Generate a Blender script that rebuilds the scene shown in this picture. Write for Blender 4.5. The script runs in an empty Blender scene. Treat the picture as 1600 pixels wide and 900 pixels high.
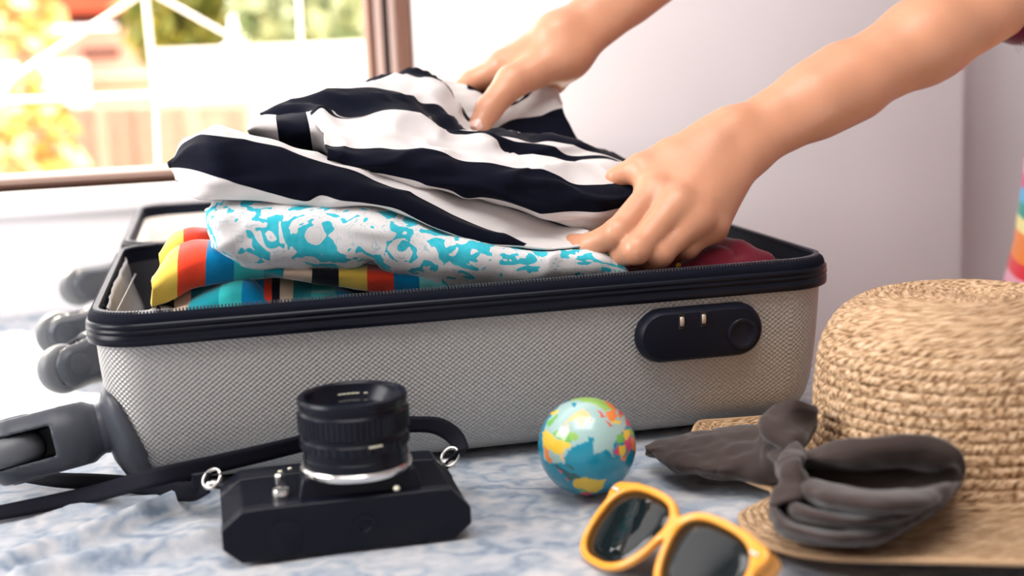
import bpy, bmesh, math, random
import numpy as np
from mathutils import Vector, Matrix, noise as mnoise

random.seed(7)
rng = np.random.default_rng(7)
scn = bpy.context.scene
COL = scn.collection

# ------------------------------------------------------------------ camera
FPX = 2100.0
PITCH, ROLL, CAM_H = 0.17542, 0.04382, 0.27562
YAW = 0.2126
def _axes():
    f = np.array([0, math.cos(PITCH), -math.sin(PITCH)]); r = np.array([1.0, 0, 0]); u = np.cross(r, f)
    c, s = math.cos(ROLL), math.sin(ROLL)
    return c*r - s*u, s*r + c*u, f
CR_, CU_, CF_ = _axes()
CO_ = np.array([0, 0, CAM_H])
cam_data = bpy.data.cameras.new('camera'); cam = bpy.data.objects.new('camera', cam_data); COL.objects.link(cam)
cam_data.sensor_width = 36.0; cam_data.lens = FPX/1600*36.0; cam_data.clip_start = 0.02; cam_data.clip_end = 200
cam.matrix_world = Matrix(((CR_[0], CU_[0], -CF_[0], CO_[0]), (CR_[1], CU_[1], -CF_[1], CO_[1]), (CR_[2], CU_[2], -CF_[2], CO_[2]), (0, 0, 0, 1)))
cam_data.dof.use_dof = True; cam_data.dof.focus_distance = 0.93; cam_data.dof.aperture_fstop = 4.2
scn.camera = cam

# ------------------------------------------------------------------ world, sun, lights, exposure
scn.view_settings.view_transform = 'Standard'; scn.view_settings.look = 'None'
scn.view_settings.exposure = 0.1; scn.view_settings.gamma = 1.0; scn.view_settings.use_curve_mapping = False
world = bpy.data.worlds.new('world'); scn.world = world; world.use_nodes = True
bg = world.node_tree.nodes['Background']; bg.inputs[0].default_value = (1.0, 0.96, 0.95, 1); bg.inputs[1].default_value = 5.0

A3 = np.array([math.cos(YAW), math.sin(YAW), 0]); B3 = np.array([-math.sin(YAW), math.cos(YAW), 0]); Z3 = np.array([0, 0, 1.0])
O3 = np.array([-0.2653, 0.8231, 0.0])
def S(u, v, z): return O3 + u*A3 + v*B3 + z*Z3
def toS(p):
    d = np.asarray(p) - O3
    return np.array([d @ A3, d @ B3, d[2]])
def ray(px, py):
    d = CF_ + CR_*(px-800)/FPX - CU_*(py-450)/FPX
    return d
def P(px, py, v):
    d = ray(px, py); t = (v - (CO_-O3) @ B3)/(d @ B3)
    return CO_ + t*d
def G(px, py, z=0.0):
    d = ray(px, py); t = (z - CO_[2])/d[2]
    return CO_ + t*d
def pix(p):
    d = np.asarray(p) - CO_; z = d @ CF_
    return 800+FPX*(d @ CR_)/z, 450-FPX*(d @ CU_)/z

def add_sun():
    L = bpy.data.lights.new('sun', 'SUN'); L.energy = 17.0; L.angle = math.radians(7); L.color = (1.0, 0.87, 0.68)
    o = bpy.data.objects.new('sun', L); COL.objects.link(o)
    el = math.radians(42)
    src = (-0.62*A3 + 0.78*B3); src = src/np.linalg.norm(src)*math.cos(el) + Z3*math.sin(el)
    o.location = tuple(src*6); o.rotation_euler = Vector(src).to_track_quat('Z', 'Y').to_euler()
add_sun()
def add_area(name, loc, target, sx, sy, energy, color):
    L = bpy.data.lights.new(name, 'AREA'); L.shape = 'RECTANGLE'; L.size = sx; L.size_y = sy; L.energy = energy; L.color = color
    o = bpy.data.objects.new(name, L); COL.objects.link(o); o.location = loc
    o.rotation_euler = (Vector(loc)-Vector(target)).to_track_quat('Z', 'Y').to_euler()
add_area('side_window_standin', (-1.75, 0.35, 0.95), (0.1, 0.95, 0.05), 1.0, 1.2, 44, (1.0, 0.98, 0.97))  # area lamp added indoors, standing in for daylight from an unseen side window
add_area('overhead_fill_light', (-0.1, 0.35, 1.85), (0.0, 0.75, 0.0), 1.3, 1.3, 33, (1.0, 0.97, 0.95))  # unseen soft lamp, added so that more light falls from above

# ------------------------------------------------------------------ helpers
def link_mesh(name, verts, faces, mats, parent=None, smooth=True, fmat=None, uv=None):
    me = bpy.data.meshes.new(name)
    me.from_pydata([tuple(map(float, v)) for v in verts], [], [tuple(int(i) for i in f) for f in faces])
    if not isinstance(mats, (list, tuple)): mats = [mats]
    for m in mats: me.materials.append(m)
    if fmat is not None: me.polygons.foreach_set('material_index', np.asarray(fmat, dtype=np.int32))
    if smooth: me.polygons.foreach_set('use_smooth', np.ones(len(me.polygons), dtype=bool))
    if uv is not None:
        l = me.uv_layers.new(name='UVMap'); uv = np.asarray(uv, dtype=float)
        idx = np.zeros(len(me.loops), dtype=np.int32); me.loops.foreach_get('vertex_index', idx)
        l.data.foreach_set('uv', uv[idx].astype(np.float32).ravel())
    me.update()
    o = bpy.data.objects.new(name, me); COL.objects.link(o)
    if parent is not None: attach(o, parent)
    return o
ROOTLOC = {}
def abs_loc(o):
    p = np.array(o.location)
    while o.parent: o = o.parent; p = p + np.array(o.location)
    return p
def attach(o, parent):
    o.parent = parent
    if o.type == 'MESH' and len(o.data.vertices) and o.location.length == 0:
        off = abs_loc(parent)
        if np.abs(off).sum() > 0: o.data.transform(Matrix.Translation(Vector(-off)))
def tag(o, label, cat, group=None):
    o['label'] = label; o['category'] = cat
    if group: o['group'] = group
    return o
def thing(name, label, cat, loc, group=None):
    o = bpy.data.objects.new(name, None); COL.objects.link(o); o.location = tuple(map(float, loc)); o.empty_display_size = .02
    return tag(o, label, cat, group)
def struct(o): o['kind'] = 'structure'; return o
def stuff(o): o['kind'] = 'stuff'; return o

def cr_spline(pts, n):
    p = np.asarray(pts, dtype=float); m = len(p)
    t = np.concatenate([[0], np.cumsum(np.maximum(np.linalg.norm(np.diff(p, axis=0), axis=1), 1e-7))]); 
    tg = np.zeros_like(p)
    tg[0] = (p[1]-p[0])/(t[1]-t[0]); tg[-1] = (p[-1]-p[-2])/(t[-1]-t[-2])
    for i in range(1, m-1):
        h0, h1 = t[i]-t[i-1], t[i+1]-t[i]
        tg[i] = ((p[i]-p[i-1])/h0*h1 + (p[i+1]-p[i])/h1*h0)/(h0+h1)
    s = np.linspace(0, t[-1], n); k = np.clip(np.searchsorted(t, s, side='right')-1, 0, m-2)
    h = (t[k+1]-t[k]); x = (s-t[k])/h; h = h[:, None]; x = x[:, None]
    return (2*x**3-3*x**2+1)*p[k] + (x**3-2*x**2+x)*h*tg[k] + (-2*x**3+3*x**2)*p[k+1] + (x**3-x**2)*h*tg[k+1]
def loft_grid(rows, ncol, nsub):
    R = np.array([cr_spline(r, ncol) for r in rows]); m = len(R); out = []
    tg = np.zeros_like(R); tg[0] = R[1]-R[0]; tg[-1] = R[-1]-R[-2]
    for i in range(1, m-1):
        h0 = np.linalg.norm(R[i]-R[i-1], axis=1, keepdims=True)+1e-5; h1 = np.linalg.norm(R[i+1]-R[i], axis=1, keepdims=True)+1e-5
        tg[i] = ((R[i]-R[i-1])/h0*h1 + (R[i+1]-R[i])/h1*h0)/(h0+h1)
    for i in range(m-1):
        h = np.linalg.norm(R[i+1]-R[i], axis=1, keepdims=True)+1e-5
        s0 = tg[i] if 0 < i else tg[i]/h
        s1 = tg[i+1] if i+1 < m-1 else tg[i+1]/h
        for j in range(nsub + (1 if i == m-2 else 0)):
            x = j/nsub
            out.append((2*x**3-3*x**2+1)*R[i] + (x**3-2*x**2+x)*h*s0 + (-2*x**3+3*x**2)*R[i+1] + (x**3-x**2)*h*s1)
    return np.array(out)
def grid_normals(g):
    du = np.gradient(g, axis=1); dv = np.gradient(g, axis=0); n = np.cross(du, dv)
    return n/(np.linalg.norm(n, axis=2, keepdims=True)+1e-9)
def vnoise(p, scale, seed=0.0):
    return mnoise.noise(Vector((p[0]*scale+seed, p[1]*scale+seed*1.7, p[2]*scale-seed)))
def wrinkle(g, amp, scale, seed=0.0, sq=(1, 1, 1), oct=2, crease=0.0):
    n = grid_normals(g); out = g.copy(); R, C = g.shape[:2]
    for i in range(R):
        for j in range(C):
            s = toS(g[i, j])*np.array(sq); a = vnoise(s, scale, seed)
            if oct > 1: a += .45*vnoise(s, scale*2.3, seed+5)
            if crease: a += crease*(max(0, 1-3.2*abs(vnoise(s*np.array([.8, 1.3, 1.6]), scale*.9, seed+31)))**1.5 - .25)
            out[i, j] += n[i, j]*amp*a
    return out
def grid_mesh(name, g, mats, parent=None, rowmat=None, colmat=None, nsub=1, thick=0.0, uvs=None, close=False, facemat=None):
    R, C = g.shape[:2]; V = g.reshape(-1, 3); F = []; fm = []
    for i in range(R-1):
        for j in range(C if close else C-1):
            k = (j+1) % C
            F.append((i*C+j, i*C+k, (i+1)*C+k, (i+1)*C+j))
            if facemat is not None: fm.append(facemat(i/(R-1), j/(C-1)))
            elif rowmat is not None: fm.append(rowmat[min(i//nsub, len(rowmat)-1)])
            elif colmat is not None: fm.append(colmat(j/(C-1)))
            else: fm.append(0)
    if uvs is None:
        uvs = np.zeros((R, C, 2)); 
        du = np.concatenate([[0], np.cumsum(np.linalg.norm(np.diff(g[R//2], axis=0), axis=1))]); dv = np.concatenate([[0], np.cumsum(np.linalg.norm(np.diff(g[:, C//2], axis=0), axis=1))])
        uvs[..., 0] = du[None, :]; uvs[..., 1] = dv[:, None]
    o = link_mesh(name, V, F, mats, parent, True, fm, uvs.reshape(-1, 2))
    if thick:
        m = o.modifiers.new('thickness', 'SOLIDIFY'); m.thickness = thick; m.offset = 0
    return o
def box(lo, hi, T=lambda p: p):
    v = [T(np.array([(hi if i & 1 else lo)[0], (hi if i & 2 else lo)[1], (hi if i & 4 else lo)[2]])) for i in range(8)]
    return v, [(0, 2, 3, 1), (4, 5, 7, 6), (0, 1, 5, 4), (2, 6, 7, 3), (0, 4, 6, 2), (1, 3, 7, 5)]
def bevel(o, w, seg=3, ang=40):
    m = o.modifiers.new('bevel', 'BEVEL'); m.width = w; m.segments = seg; m.limit_method = 'ANGLE'; m.angle_limit = math.radians(ang); m.harden_normals = False
    return o
class MB:
    def __init__(s): s.v = []; s.f = []; s.m = []
    def add(s, v, f, m=0):
        k = len(s.v); s.v += [np.asarray(x, float) for x in v]; s.f += [tuple(i+k for i in q) for q in f]; s.m += [m]*len(f); return s
    def box(s, lo, hi, T=lambda p: p, m=0): return s.add(*box(lo, hi, T), m)
    def lathe(s, prof, c, ax, seg=32, m=0, cap=True):
        ax = np.asarray(ax, float); ax = ax/np.linalg.norm(ax); t = np.array([1.0, 0, 0]) if abs(ax[0]) < .9 else np.array([0, 1.0, 0])
        e1 = np.cross(ax, t); e1 /= np.linalg.norm(e1); e2 = np.cross(ax, e1); c = np.asarray(c, float); v = []; f = []
        n = len(prof)
        for (r, h) in prof:
            for k in range(seg):
                a = 2*math.pi*k/seg; v.append(c + ax*h + (e1*math.cos(a)+e2*math.sin(a))*r)
        for i in range(n-1):
            for k in range(seg):
                q = (k+1) % seg; f.append((i*seg+k, i*seg+q, (i+1)*seg+q, (i+1)*seg+k))
        if cap: f.append(tuple(range(seg))[::-1]); f.append(tuple((n-1)*seg+k for k in range(seg)))
        return s.add(v, f, m)
    def tube(s, pts, r, seg=10, m=0, n=None, closed=False):
        p = np.asarray(pts, float); p = cr_spline(p, n) if n else p
        rr = np.full(len(p), r) if np.isscalar(r) else np.interp(np.linspace(0, 1, len(p)), np.linspace(0, 1, len(r)), r)
        tg = np.gradient(p, axis=0)
        if closed: tg[0] = tg[-1] = p[1]-p[-2]
        tg /= np.linalg.norm(tg, axis=1, keepdims=True)+1e-9
        ref = np.array([0, 0, 1.0]) if abs(tg[0][2]) < .9 else np.array([1.0, 0, 0]); v = []; f = []
        e = np.cross(tg[0], ref); e /= np.linalg.norm(e)
        for i in range(len(p)):
            e = e - tg[i]*(e @ tg[i]); e /= np.linalg.norm(e); g = np.cross(tg[i], e)
            for k in range(seg):
                a = 2*math.pi*k/seg; v.append(p[i] + (e*math.cos(a)+g*math.sin(a))*rr[i])
        for i in range(len(p)-1):
            for k in range(seg):
                q = (k+1) % seg; f.append((i*seg+k, i*seg+q, (i+1)*seg+q, (i+1)*seg+k))
        f.append(tuple(range(seg))[::-1]); f.append(tuple((len(p)-1)*seg+k for k in range(seg)))
        return s.add(v, f, m)
    def build(s, name, mats, parent=None, smooth=False): return link_mesh(name, s.v, s.f, mats, parent, smooth, s.m)
def smooth_by_angle(o, deg=40):
    me = o.data; me.polygons.foreach_set('use_smooth', np.ones(len(me.polygons), dtype=bool))
    bm = bmesh.new(); bm.from_mesh(me)
    for e in bm.edges:
        e.smooth = len(e.link_faces) == 2 and e.calc_face_angle(0) < math.radians(deg)
    bm.to_mesh(me); bm.free(); return o

# signed-distance modelling: one continuous surface from blended tapered capsules
def cap_sdf(p, a, b, ra, rb, flat=None):
    a = np.asarray(a, float); b = np.asarray(b, float); d = b-a
    t = np.clip(((p-a) @ d)/(d @ d + 1e-12), 0, 1)
    q = p - a - t[..., None]*d
    if flat is not None:                                   # (axis, factor): squash across an axis
        ax, k = flat; ax = np.asarray(ax, float); c = q @ ax; q = q + (c*(k-1))[..., None]*ax
    return np.linalg.norm(q, axis=-1) - (ra + (rb-ra)*t)
def ell_sdf(p, c, axes, r):
    q = (p-np.asarray(c)) @ np.asarray(axes).T / np.asarray(r)
    k = np.linalg.norm(q, axis=-1); return (k-1)*min(r)*(.5+.5*np.minimum(k, 1.5))
def smin(a, b, k):
    h = np.clip(.5+.5*(b-a)/k, 0, 1); return b+(a-b)*h - k*h*(1-h)
def surface_nets(fn, lo, hi, h, smooth_it=2):
    lo = np.asarray(lo, float); n = np.ceil((np.asarray(hi)-lo)/h).astype(int)+1; B = 16
    n = ((n+B-1)//B)*B; D = np.ones(n, dtype=np.float32)
    ax = [lo[i]+h*np.arange(n[i]) for i in range(3)]
    cs = [np.array([ax[i][k:k+B].mean() for k in range(0, n[i], B)]) for i in range(3)]
    cc = np.stack(np.meshgrid(*cs, indexing='ij'), -1); dc = fn(cc); rad = h*B*.87+.012
    for i, j, k in np.argwhere(np.ones(dc.shape, bool)):
        sl = (slice(i*B, i*B+B), slice(j*B, j*B+B), slice(k*B, k*B+B))
        if abs(dc[i, j, k]) > rad: D[sl] = np.sign(dc[i, j, k]); continue
        g = np.stack(np.meshgrid(ax[0][sl[0]], ax[1][sl[1]], ax[2][sl[2]], indexing='ij'), -1); D[sl] = fn(g)
    ins = D < 0; c = [n[0]-1, n[1]-1, n[2]-1]; cnt = np.zeros(c, np.int8)
    for dx in (0, 1):
        for dy in (0, 1):
            for dz in (0, 1): cnt += ins[dx:dx+c[0], dy:dy+c[1], dz:dz+c[2]]
    act = (cnt > 0) & (cnt < 8); ids = np.full(c, -1, np.int32); cells = np.argwhere(act); ids[act] = np.arange(len(cells))
    acc = np.zeros((len(cells), 3)); w = np.zeros(len(cells)); I, J, K = cells.T
    E = [((0,0,0),(1,0,0)),((0,1,0),(1,1,0)),((0,0,1),(1,0,1)),((0,1,1),(1,1,1)),((0,0,0),(0,1,0)),((1,0,0),(1,1,0)),((0,0,1),(0,1,1)),((1,0,1),(1,1,1)),((0,0,0),(0,0,1)),((1,0,0),(1,0,1)),((0,1,0),(0,1,1)),((1,1,0),(1,1,1))]
    for p, q in E:
        d0 = D[I+p[0], J+p[1], K+p[2]]; d1 = D[I+q[0], J+q[1], K+q[2]]; x = (d0 < 0) != (d1 < 0)
        t = np.where(x, d0/np.where(x, d0-d1, 1), 0)[:, None]
        acc += np.where(x[:, None], np.array(p)+t*(np.array(q)-np.array(p)), 0); w += x
    V = lo + h*(cells + acc/np.maximum(w, 1)[:, None]); F = []
    for a in range(3):
        b, d = (a+1) % 3, (a+2) % 3; s0 = [slice(None)]*3; s1 = [slice(None)]*3; s0[a] = slice(0, -1); s1[a] = slice(1, None)
        X = ins[tuple(s0)] != ins[tuple(s1)]; e = np.argwhere(X); ok = (e[:, b] > 0) & (e[:, d] > 0) & (e[:, b] < c[b]) & (e[:, d] < c[d]); e = e[ok]
        fl = ins[tuple(s0)][tuple(e.T)]
        def at(ob, od):
            q = e.copy(); q[:, b] -= ob; q[:, d] -= od; return ids[tuple(q.T)]
        q = np.stack([at(1, 1), at(0, 1), at(0, 0), at(1, 0)], 1); q[~fl] = q[~fl][:, ::-1]; F.append(q)
    F = np.concatenate(F); F = F[(F >= 0).all(1)]
    for _ in range(smooth_it):
        s = np.zeros_like(V); k = np.zeros(len(V))
        for i in range(4):
            np.add.at(s, F[:, i], V[F[:, (i+1) % 4]]); np.add.at(k, F[:, i], 1)
        V = V*.5 + .5*s/np.maximum(k, 1)[:, None]
    return V, F

# ------------------------------------------------------------------ materials
def mat(name, col, rough=.6, metal=0.0, spec=.5, bump=None, mottle=None, coat=0.0, sheen=0.0, sss=0.0, trans=0.0, coord='Object'):
    m = bpy.data.materials.new(name); m.use_nodes = True; nt = m.node_tree; b = nt.nodes['Principled BSDF']
    b.inputs['Base Color'].default_value = (*col, 1); b.inputs['Roughness'].default_value = rough; b.inputs['Metallic'].default_value = metal
    b.inputs['Specular IOR Level'].default_value = spec; b.inputs['Coat Weight'].default_value = coat
    if sheen: b.inputs['Sheen Weight'].default_value = sheen; b.inputs['Sheen Roughness'].default_value = .4
    if sss: b.inputs['Subsurface Weight'].default_value = sss; b.inputs['Subsurface Radius'].default_value = (.012, .004, .002); b.inputs['Subsurface Scale'].default_value = .35
    if trans: b.inputs['Transmission Weight'].default_value = trans
    tc = nt.nodes.new('ShaderNodeTexCoord')
    if mottle:                                             # (scale, colour2, lo, hi)
        sc, c2, lo, hi = mottle
        n = nt.nodes.new('ShaderNodeTexNoise'); n.inputs['Scale'].default_value = sc; n.inputs['Detail'].default_value = 5
        r = nt.nodes.new('ShaderNodeValToRGB'); r.color_ramp.elements[0].position = lo; r.color_ramp.elements[1].position = hi
        r.color_ramp.elements[0].color = (*col, 1); r.color_ramp.elements[1].color = (*c2, 1)
        nt.links.new(tc.outputs[coord], n.inputs['Vector']); nt.links.new(n.outputs['Fac'], r.inputs['Fac']); nt.links.new(r.outputs['Color'], b.inputs['Base Color'])
    if bump:                                               # (scale, strength, distance)
        n = nt.nodes.new('ShaderNodeTexNoise'); n.inputs['Scale'].default_value = bump[0]; n.inputs['Detail'].default_value = 3
        k = nt.nodes.new('ShaderNodeBump'); k.inputs['Strength'].default_value = bump[1]; k.inputs['Distance'].default_value = bump[2] if len(bump) > 2 else .001
        nt.links.new(tc.outputs[coord], n.inputs['Vector']); nt.links.new(n.outputs['Fac'], k.inputs['Height']); nt.links.new(k.outputs['Normal'], b.inputs['Normal'])
    return m
def nodes(m): return m.node_tree, m.node_tree.nodes['Principled BSDF']
def math_node(nt, op, a, b=None):
    n = nt.nodes.new('ShaderNodeMath'); n.operation = op
    for i, x in enumerate((a, b)):
        if x is None: continue
        if isinstance(x, (int, float)): n.inputs[i].default_value = x
        else: nt.links.new(x, n.inputs[i])
    return n.outputs[0]

# ================================================================== THE SETTING
WALL_V = 0.755
m_wall = mat('wall_paint', (.86, .83, .845), .8, bump=(160, .12, .002), mottle=(3, (.80, .77, .79), .35, .75))
m_frame = mat('window_frame_brown', (.13, .06, .04), .45, bump=(60, .1))
m_frame_l = mat('window_track_aluminium', (.55, .42, .38), .4, metal=.3)
m_white = mat('white_paint_metal', (.82, .78, .72), .45)
JAMB_U = toS(P(650, 60, WALL_V))[0]            # right edge of the window opening
SILL_Z = P(60, 299, WALL_V)[2]                  # lower edge of the opening
WIN_U0, WIN_TOP = JAMB_U-1.25, .76
STEP_U = toS(P(1503, 250, WALL_V))[0]
def wall_boxes():
    b = MB(); T = lambda p: S(*p)
    v0, v1 = WALL_V, WALL_V+.13
    b.box((-2.6, v0, -.55), (WIN_U0, v1, 2.0), T); b.box((WIN_U0, v0, -.55), (JAMB_U, v1, SILL_Z), T)
    b.box((WIN_U0, v0, WIN_TOP), (JAMB_U, v1, 2.0), T); b.box((JAMB_U, v0, -.55), (STEP_U, v1, 2.0), T)
    b.box((STEP_U-.02, v0+.035, -.55), (STEP_U+2.2, v1+.04, 2.0), T)
    return b
struct(wall_boxes().build('wall_back', m_wall))
fl = MB().box((-2.6, -1.8, -.6), (2.9, WALL_V+.3, -.55), lambda p: S(*p)).build('floor', mat('floor_wood', (.20, .13, .085), .5, mottle=(6, (.14, .09, .055), .4, .6))); struct(fl)
m_room = mat('room_paint', (.42, .40, .41), .85)
R0, R1, RV = -2.3, 2.4, -2.5
for nm, lo, hi in (('ceiling', (R0-.1, RV-.1, 1.95), (R1+.1, WALL_V+.2, 2.05)), ('wall_left', (R0-.1, RV, -.55), (R0, WALL_V, 1.95)), ('wall_right', (R1, RV, -.55), (R1+.1, WALL_V, 1.95)), ('wall_front', (R0, RV-.1, -.55), (R1, RV, 1.95))):
    struct(MB().box(lo, hi, lambda p: S(*p)).build(nm, m_room))
# plaster lip under the window
struct(bevel(MB().box((WIN_U0-.05, WALL_V-.012, SILL_Z-.028), (JAMB_U, WALL_V+.10, SILL_Z), lambda p: S(*p)).build('trim_1', m_wall), .005))

win = bpy.data.objects.new('window_1', None); COL.objects.link(win); struct(win); win.location = tuple(S(JAMB_U-.3, WALL_V+.06, SILL_Z))
def wpart(name, lo, hi, m): return bevel(MB().box(lo, hi, lambda p: S(*p)).build(name, m, win), .003, 2)
fv0, fv1 = WALL_V+.035, WALL_V+.085
wpart('bottom_rail', (WIN_U0, fv0, SILL_Z), (JAMB_U, fv1, SILL_Z+.010), m_frame)
wpart('sill_track', (WIN_U0, fv0+.012, SILL_Z+.010), (JAMB_U-.04, fv1, SILL_Z+.015), m_frame_l)
def upx(px, py, v): return toS(P(px, py, v))[0]
for nm, x0, x1, dv, m in (('jamb_rail', 619, 641, .03, m_frame), ('jamb_track', 608, 619, .012, m_frame_l), ('sash_stile', 597, 608, .0, mat('window_frame_dark', (.03, .018, .016), .4)), ('sash_track', 586, 597, .012, m_frame_l), ('sash_rail', 574, 586, .0, m_frame)):
    a = upx(x0, 40, fv0-dv*.2); c = upx(x1, 40, fv0-dv*.2)
    wpart(nm, (a, fv0-dv*.4, SILL_Z+.010), (c+.0005, fv1, WIN_TOP), m)
wpart('top_rail', (WIN_U0, fv0, WIN_TOP-.03), (JAMB_U, fv1, WIN_TOP), m_frame)
wpart('side_rail', (WIN_U0, fv0, SILL_Z+.016), (WIN_U0+.03, fv1, WIN_TOP-.03), m_frame)

# white iron grille just outside the window
gv = WALL_V+.20
gr = thing('window_grille', 'white painted iron grille with diagonal bars outside the window', 'grille', S(JAMB_U-.3, gv, SILL_Z))
def bar(a, b, r=.0042):
    MB().tube([P(*a, gv), P(*b, gv)], r, 8).build('bar', m_white, gr, True)
bar((-250, 168), (585, 132)); bar((-60, 172), (292, -55)); bar((226, -20), (243, 152), .005); bar((244, -8), (402, 80)); bar((464, -50), (474, 138), .004); bar((402, 80), (474, 138), .004)
bar((-250, -40), (-235, 168)); bar((292, -55), (-250, -60)) ; bar((-250, 300), (560, 262), .004); bar((243, 150), (247, 280), .003); bar((474, 138), (478, 268), .003)
bar((-240,170), (-235, 300), .004)

# bed with blue patterned sheet
m_sheet = mat('sheet_fabric', (.55, .63, .72), .85, sheen=.2)
def sheet_nodes():
    nt, b = nodes(m_sheet); tc = nt.nodes.new('ShaderNodeTexCoord')
    w = nt.nodes.new('ShaderNodeTexWave'); w.wave_type = 'RINGS'; w.inputs['Scale'].default_value = 13; w.inputs['Distortion'].default_value = 14; w.inputs['Detail'].default_value = 2; w.inputs['Detail Scale'].default_value = 2.2
    n = nt.nodes.new('ShaderNodeTexNoise'); n.inputs['Scale'].default_value = 26; n.inputs['Detail'].default_value = 8; n.inputs['Roughness'].default_value = .7
    nt.links.new(tc.outputs['Object'], w.inputs['Vector']); nt.links.new(tc.outputs['Object'], n.inputs['Vector'])
    x = math_node(nt, 'MULTIPLY', w.outputs['Fac'], .22); y = math_node(nt, 'ADD', x, n.outputs['Fac'])
    r = nt.nodes.new('ShaderNodeValToRGB'); e = r.color_ramp.elements; e[0].position = .40; e[0].color = (.16, .21, .28, 1); e[1].position = .86; e[1].color = (.52, .51, .515, 1)
    k = e.new(.54); k.color = (.30, .34, .395, 1); k = e.new(.66); k.color = (.375, .395, .43, 1)
    nt.links.new(y, r.inputs['Fac']); nt.links.new(r.outputs['Color'], b.inputs['Base Color'])
    f = nt.nodes.new('ShaderNodeTexNoise'); f.inputs['Scale'].default_value = 900; bp = nt.nodes.new('ShaderNodeBump'); bp.inputs['Strength'].default_value = .12; bp.inputs['Distance'].default_value = .001
    nt.links.new(tc.outputs['Object'], f.inputs['Vector']); nt.links.new(f.outputs['Fac'], bp.inputs['Height']); nt.links.new(bp.outputs['Normal'], b.inputs['Normal'])
sheet_nodes()
bed = thing('bed', 'bed with a rumpled pale blue patterned sheet beneath the suitcase', 'bed', S(.3, .2, -.55))
bed_u0, bed_u1, bed_v0, bed_v1 = -1.05, .572, -.55, WALL_V-.004
RIDGES = []
for pts, h, w in (([(120, 845), (210, 812), (318, 768)], .011, .007), ([(30, 905), (150, 880), (322, 846)], .010, .007), ([(-40, 800), (90, 792), (250, 782)], .006, .008), ([(160, 880), (260, 850), (320, 830)], .007, .006),
                  ([(0, 880), (80, 850), (160, 835)], .008, .008), ([(20, 520), (80, 540), (140, 560)], .004, .012), ([(-20, 625), (40, 630), (110, 640)], .004, .01), ([(0, 570), (60, 590), (100, 610)], .004, .012), ([(700, 900), (800, 880), (900, 885)], .002, .02)):
    RIDGES.append((np.array([G(x, y)[:2] for x, y in pts]), h, w))
def sheet_z(x, y):
    z = -.0022+.0016*vnoise((x, y, 0), 16, 2)
    for p, h, w in RIDGES:
        for a, b in zip(p[:-1], p[1:]):
            d = b-a; t = min(1, max(0, ((np.array((x, y))-a) @ d)/(d @ d))); q = a+t*d-np.array((x, y)); D = math.hypot(*q)
            if D < 4*w: z = max(z, -.002+h*math.exp(-(D/w)**2))
    return z
def make_bed():
    us = np.concatenate([np.linspace(bed_u0, -.45, 30), np.linspace(-.45, bed_u1, 175)[1:]])
    vs = np.concatenate([np.linspace(bed_v0, -.35, 8), np.linspace(-.35, .30, 130)[1:], np.linspace(.3, bed_v1, 40)[1:]])
    g = np.zeros((len(vs)+2, len(us)+2, 3))
    for i, v in enumerate(np.concatenate([[vs[0]-.001], vs, [vs[-1]+.001]])):
        for j, u in enumerate(np.concatenate([[us[0]-.001], us, [us[-1]+.001]])):
            p = S(u, v, 0); edge = i in (0, len(vs)+1) or j in (0, len(us)+1)
            p[2] = -.30 if edge else sheet_z(p[0], p[1]); g[i, j] = p
    grid_mesh('sheet', g, m_sheet, bed)
    bevel(MB().box((bed_u0+.02, bed_v0+.02, -.40), (bed_u1-.02, bed_v1-.01, -.012), lambda p: S(*p)).build('mattress', mat('mattress_ticking', (.7, .68, .64), .8), bed), .01)
    wood = mat('bed_wood', (.22, .12, .07), .5)
    MB().box((bed_u0, bed_v0, -.48), (bed_u1, bed_v1-.005, -.40), lambda p: S(*p)).build('bed_base', wood, bed)
    for u in (bed_u0+.03, bed_u1-.09):
        for v in (bed_v0+.03, bed_v1-.10): MB().box((u, v, -.55), (u+.06, v+.06, -.48), lambda p: S(*p)).build('leg', wood, bed)
make_bed()

# ------------------------------------------------------------------ outside: sunlit garden
m_ground = mat('garden_ground', (.75, .55, .40), .9, mottle=(2, (.6, .5, .3), .4, .6))
struct(MB().box((-14, WALL_V+.4, -1.1), (10, 24, -1.0), lambda p: S(*p)).build('ground_outside', m_ground))
def OUT(px, py, v): return P(px, py, v)
m_gwall = mat('garden_wall_render', (.95, .92, .88), .8)
m_pink = mat('pink_house_render', (.62, .35, .27), .8)
m_roof = mat('orange_roof_tile', (.34, .045, .012), .7)
def slab(name, x0, y0, x1, y1, v, th, m, label=None, cat=None, parent=None):
    a = toS(P(x0, y1, v)); c = toS(P(x1, y0, v)); 
    o = MB().box((a[0], v, min(a[2], c[2]) if y1 < 900 else -1.0), (c[0], v+th, max(a[2], c[2])), lambda p: S(*p)).build(name, m, parent)
    if label: tag(o, label, cat)
    return o
slab('garden_wall', 318, 62, 640, 999, 5.0, .25, m_gwall, 'plain white garden wall seen through the window', 'wall')
hs = thing('house', 'pink rendered house with an orange roof beyond the window', 'house', S(toS(P(100, 200, 8))[0], 8.2, -1.0))
slab('house_wall', -420, 38, 318, 999, 8.0, 2.5, m_pink, parent=hs)
slab('roof', -440, -40, 190, 38, 7.7, 3.0, m_roof, parent=hs)
slab('window', 128, 74, 186, 92, 7.96, .06, mat('house_window_dark', (.12, .035, .025), .4), parent=hs)
slab('doorway', 250, 150, 320, 235, 7.95, .06, mat('house_door', (.30, .13, .09), .6), parent=hs)
slab('porch_column', 84, 95, 128, 999, 7.4, .3, m_gwall, parent=hs)
slab('lintel', 120, 110, 330, 122, 7.9, .12, m_gwall, parent=hs)
fn = thing('garden_fence', 'low pale fence with thin posts in the sunny garden', 'fence', S(toS(P(250, 200, 4))[0], 4, -1.0))
m_fence = mat('fence_paint', (.5, .33, .25), .7)
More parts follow.
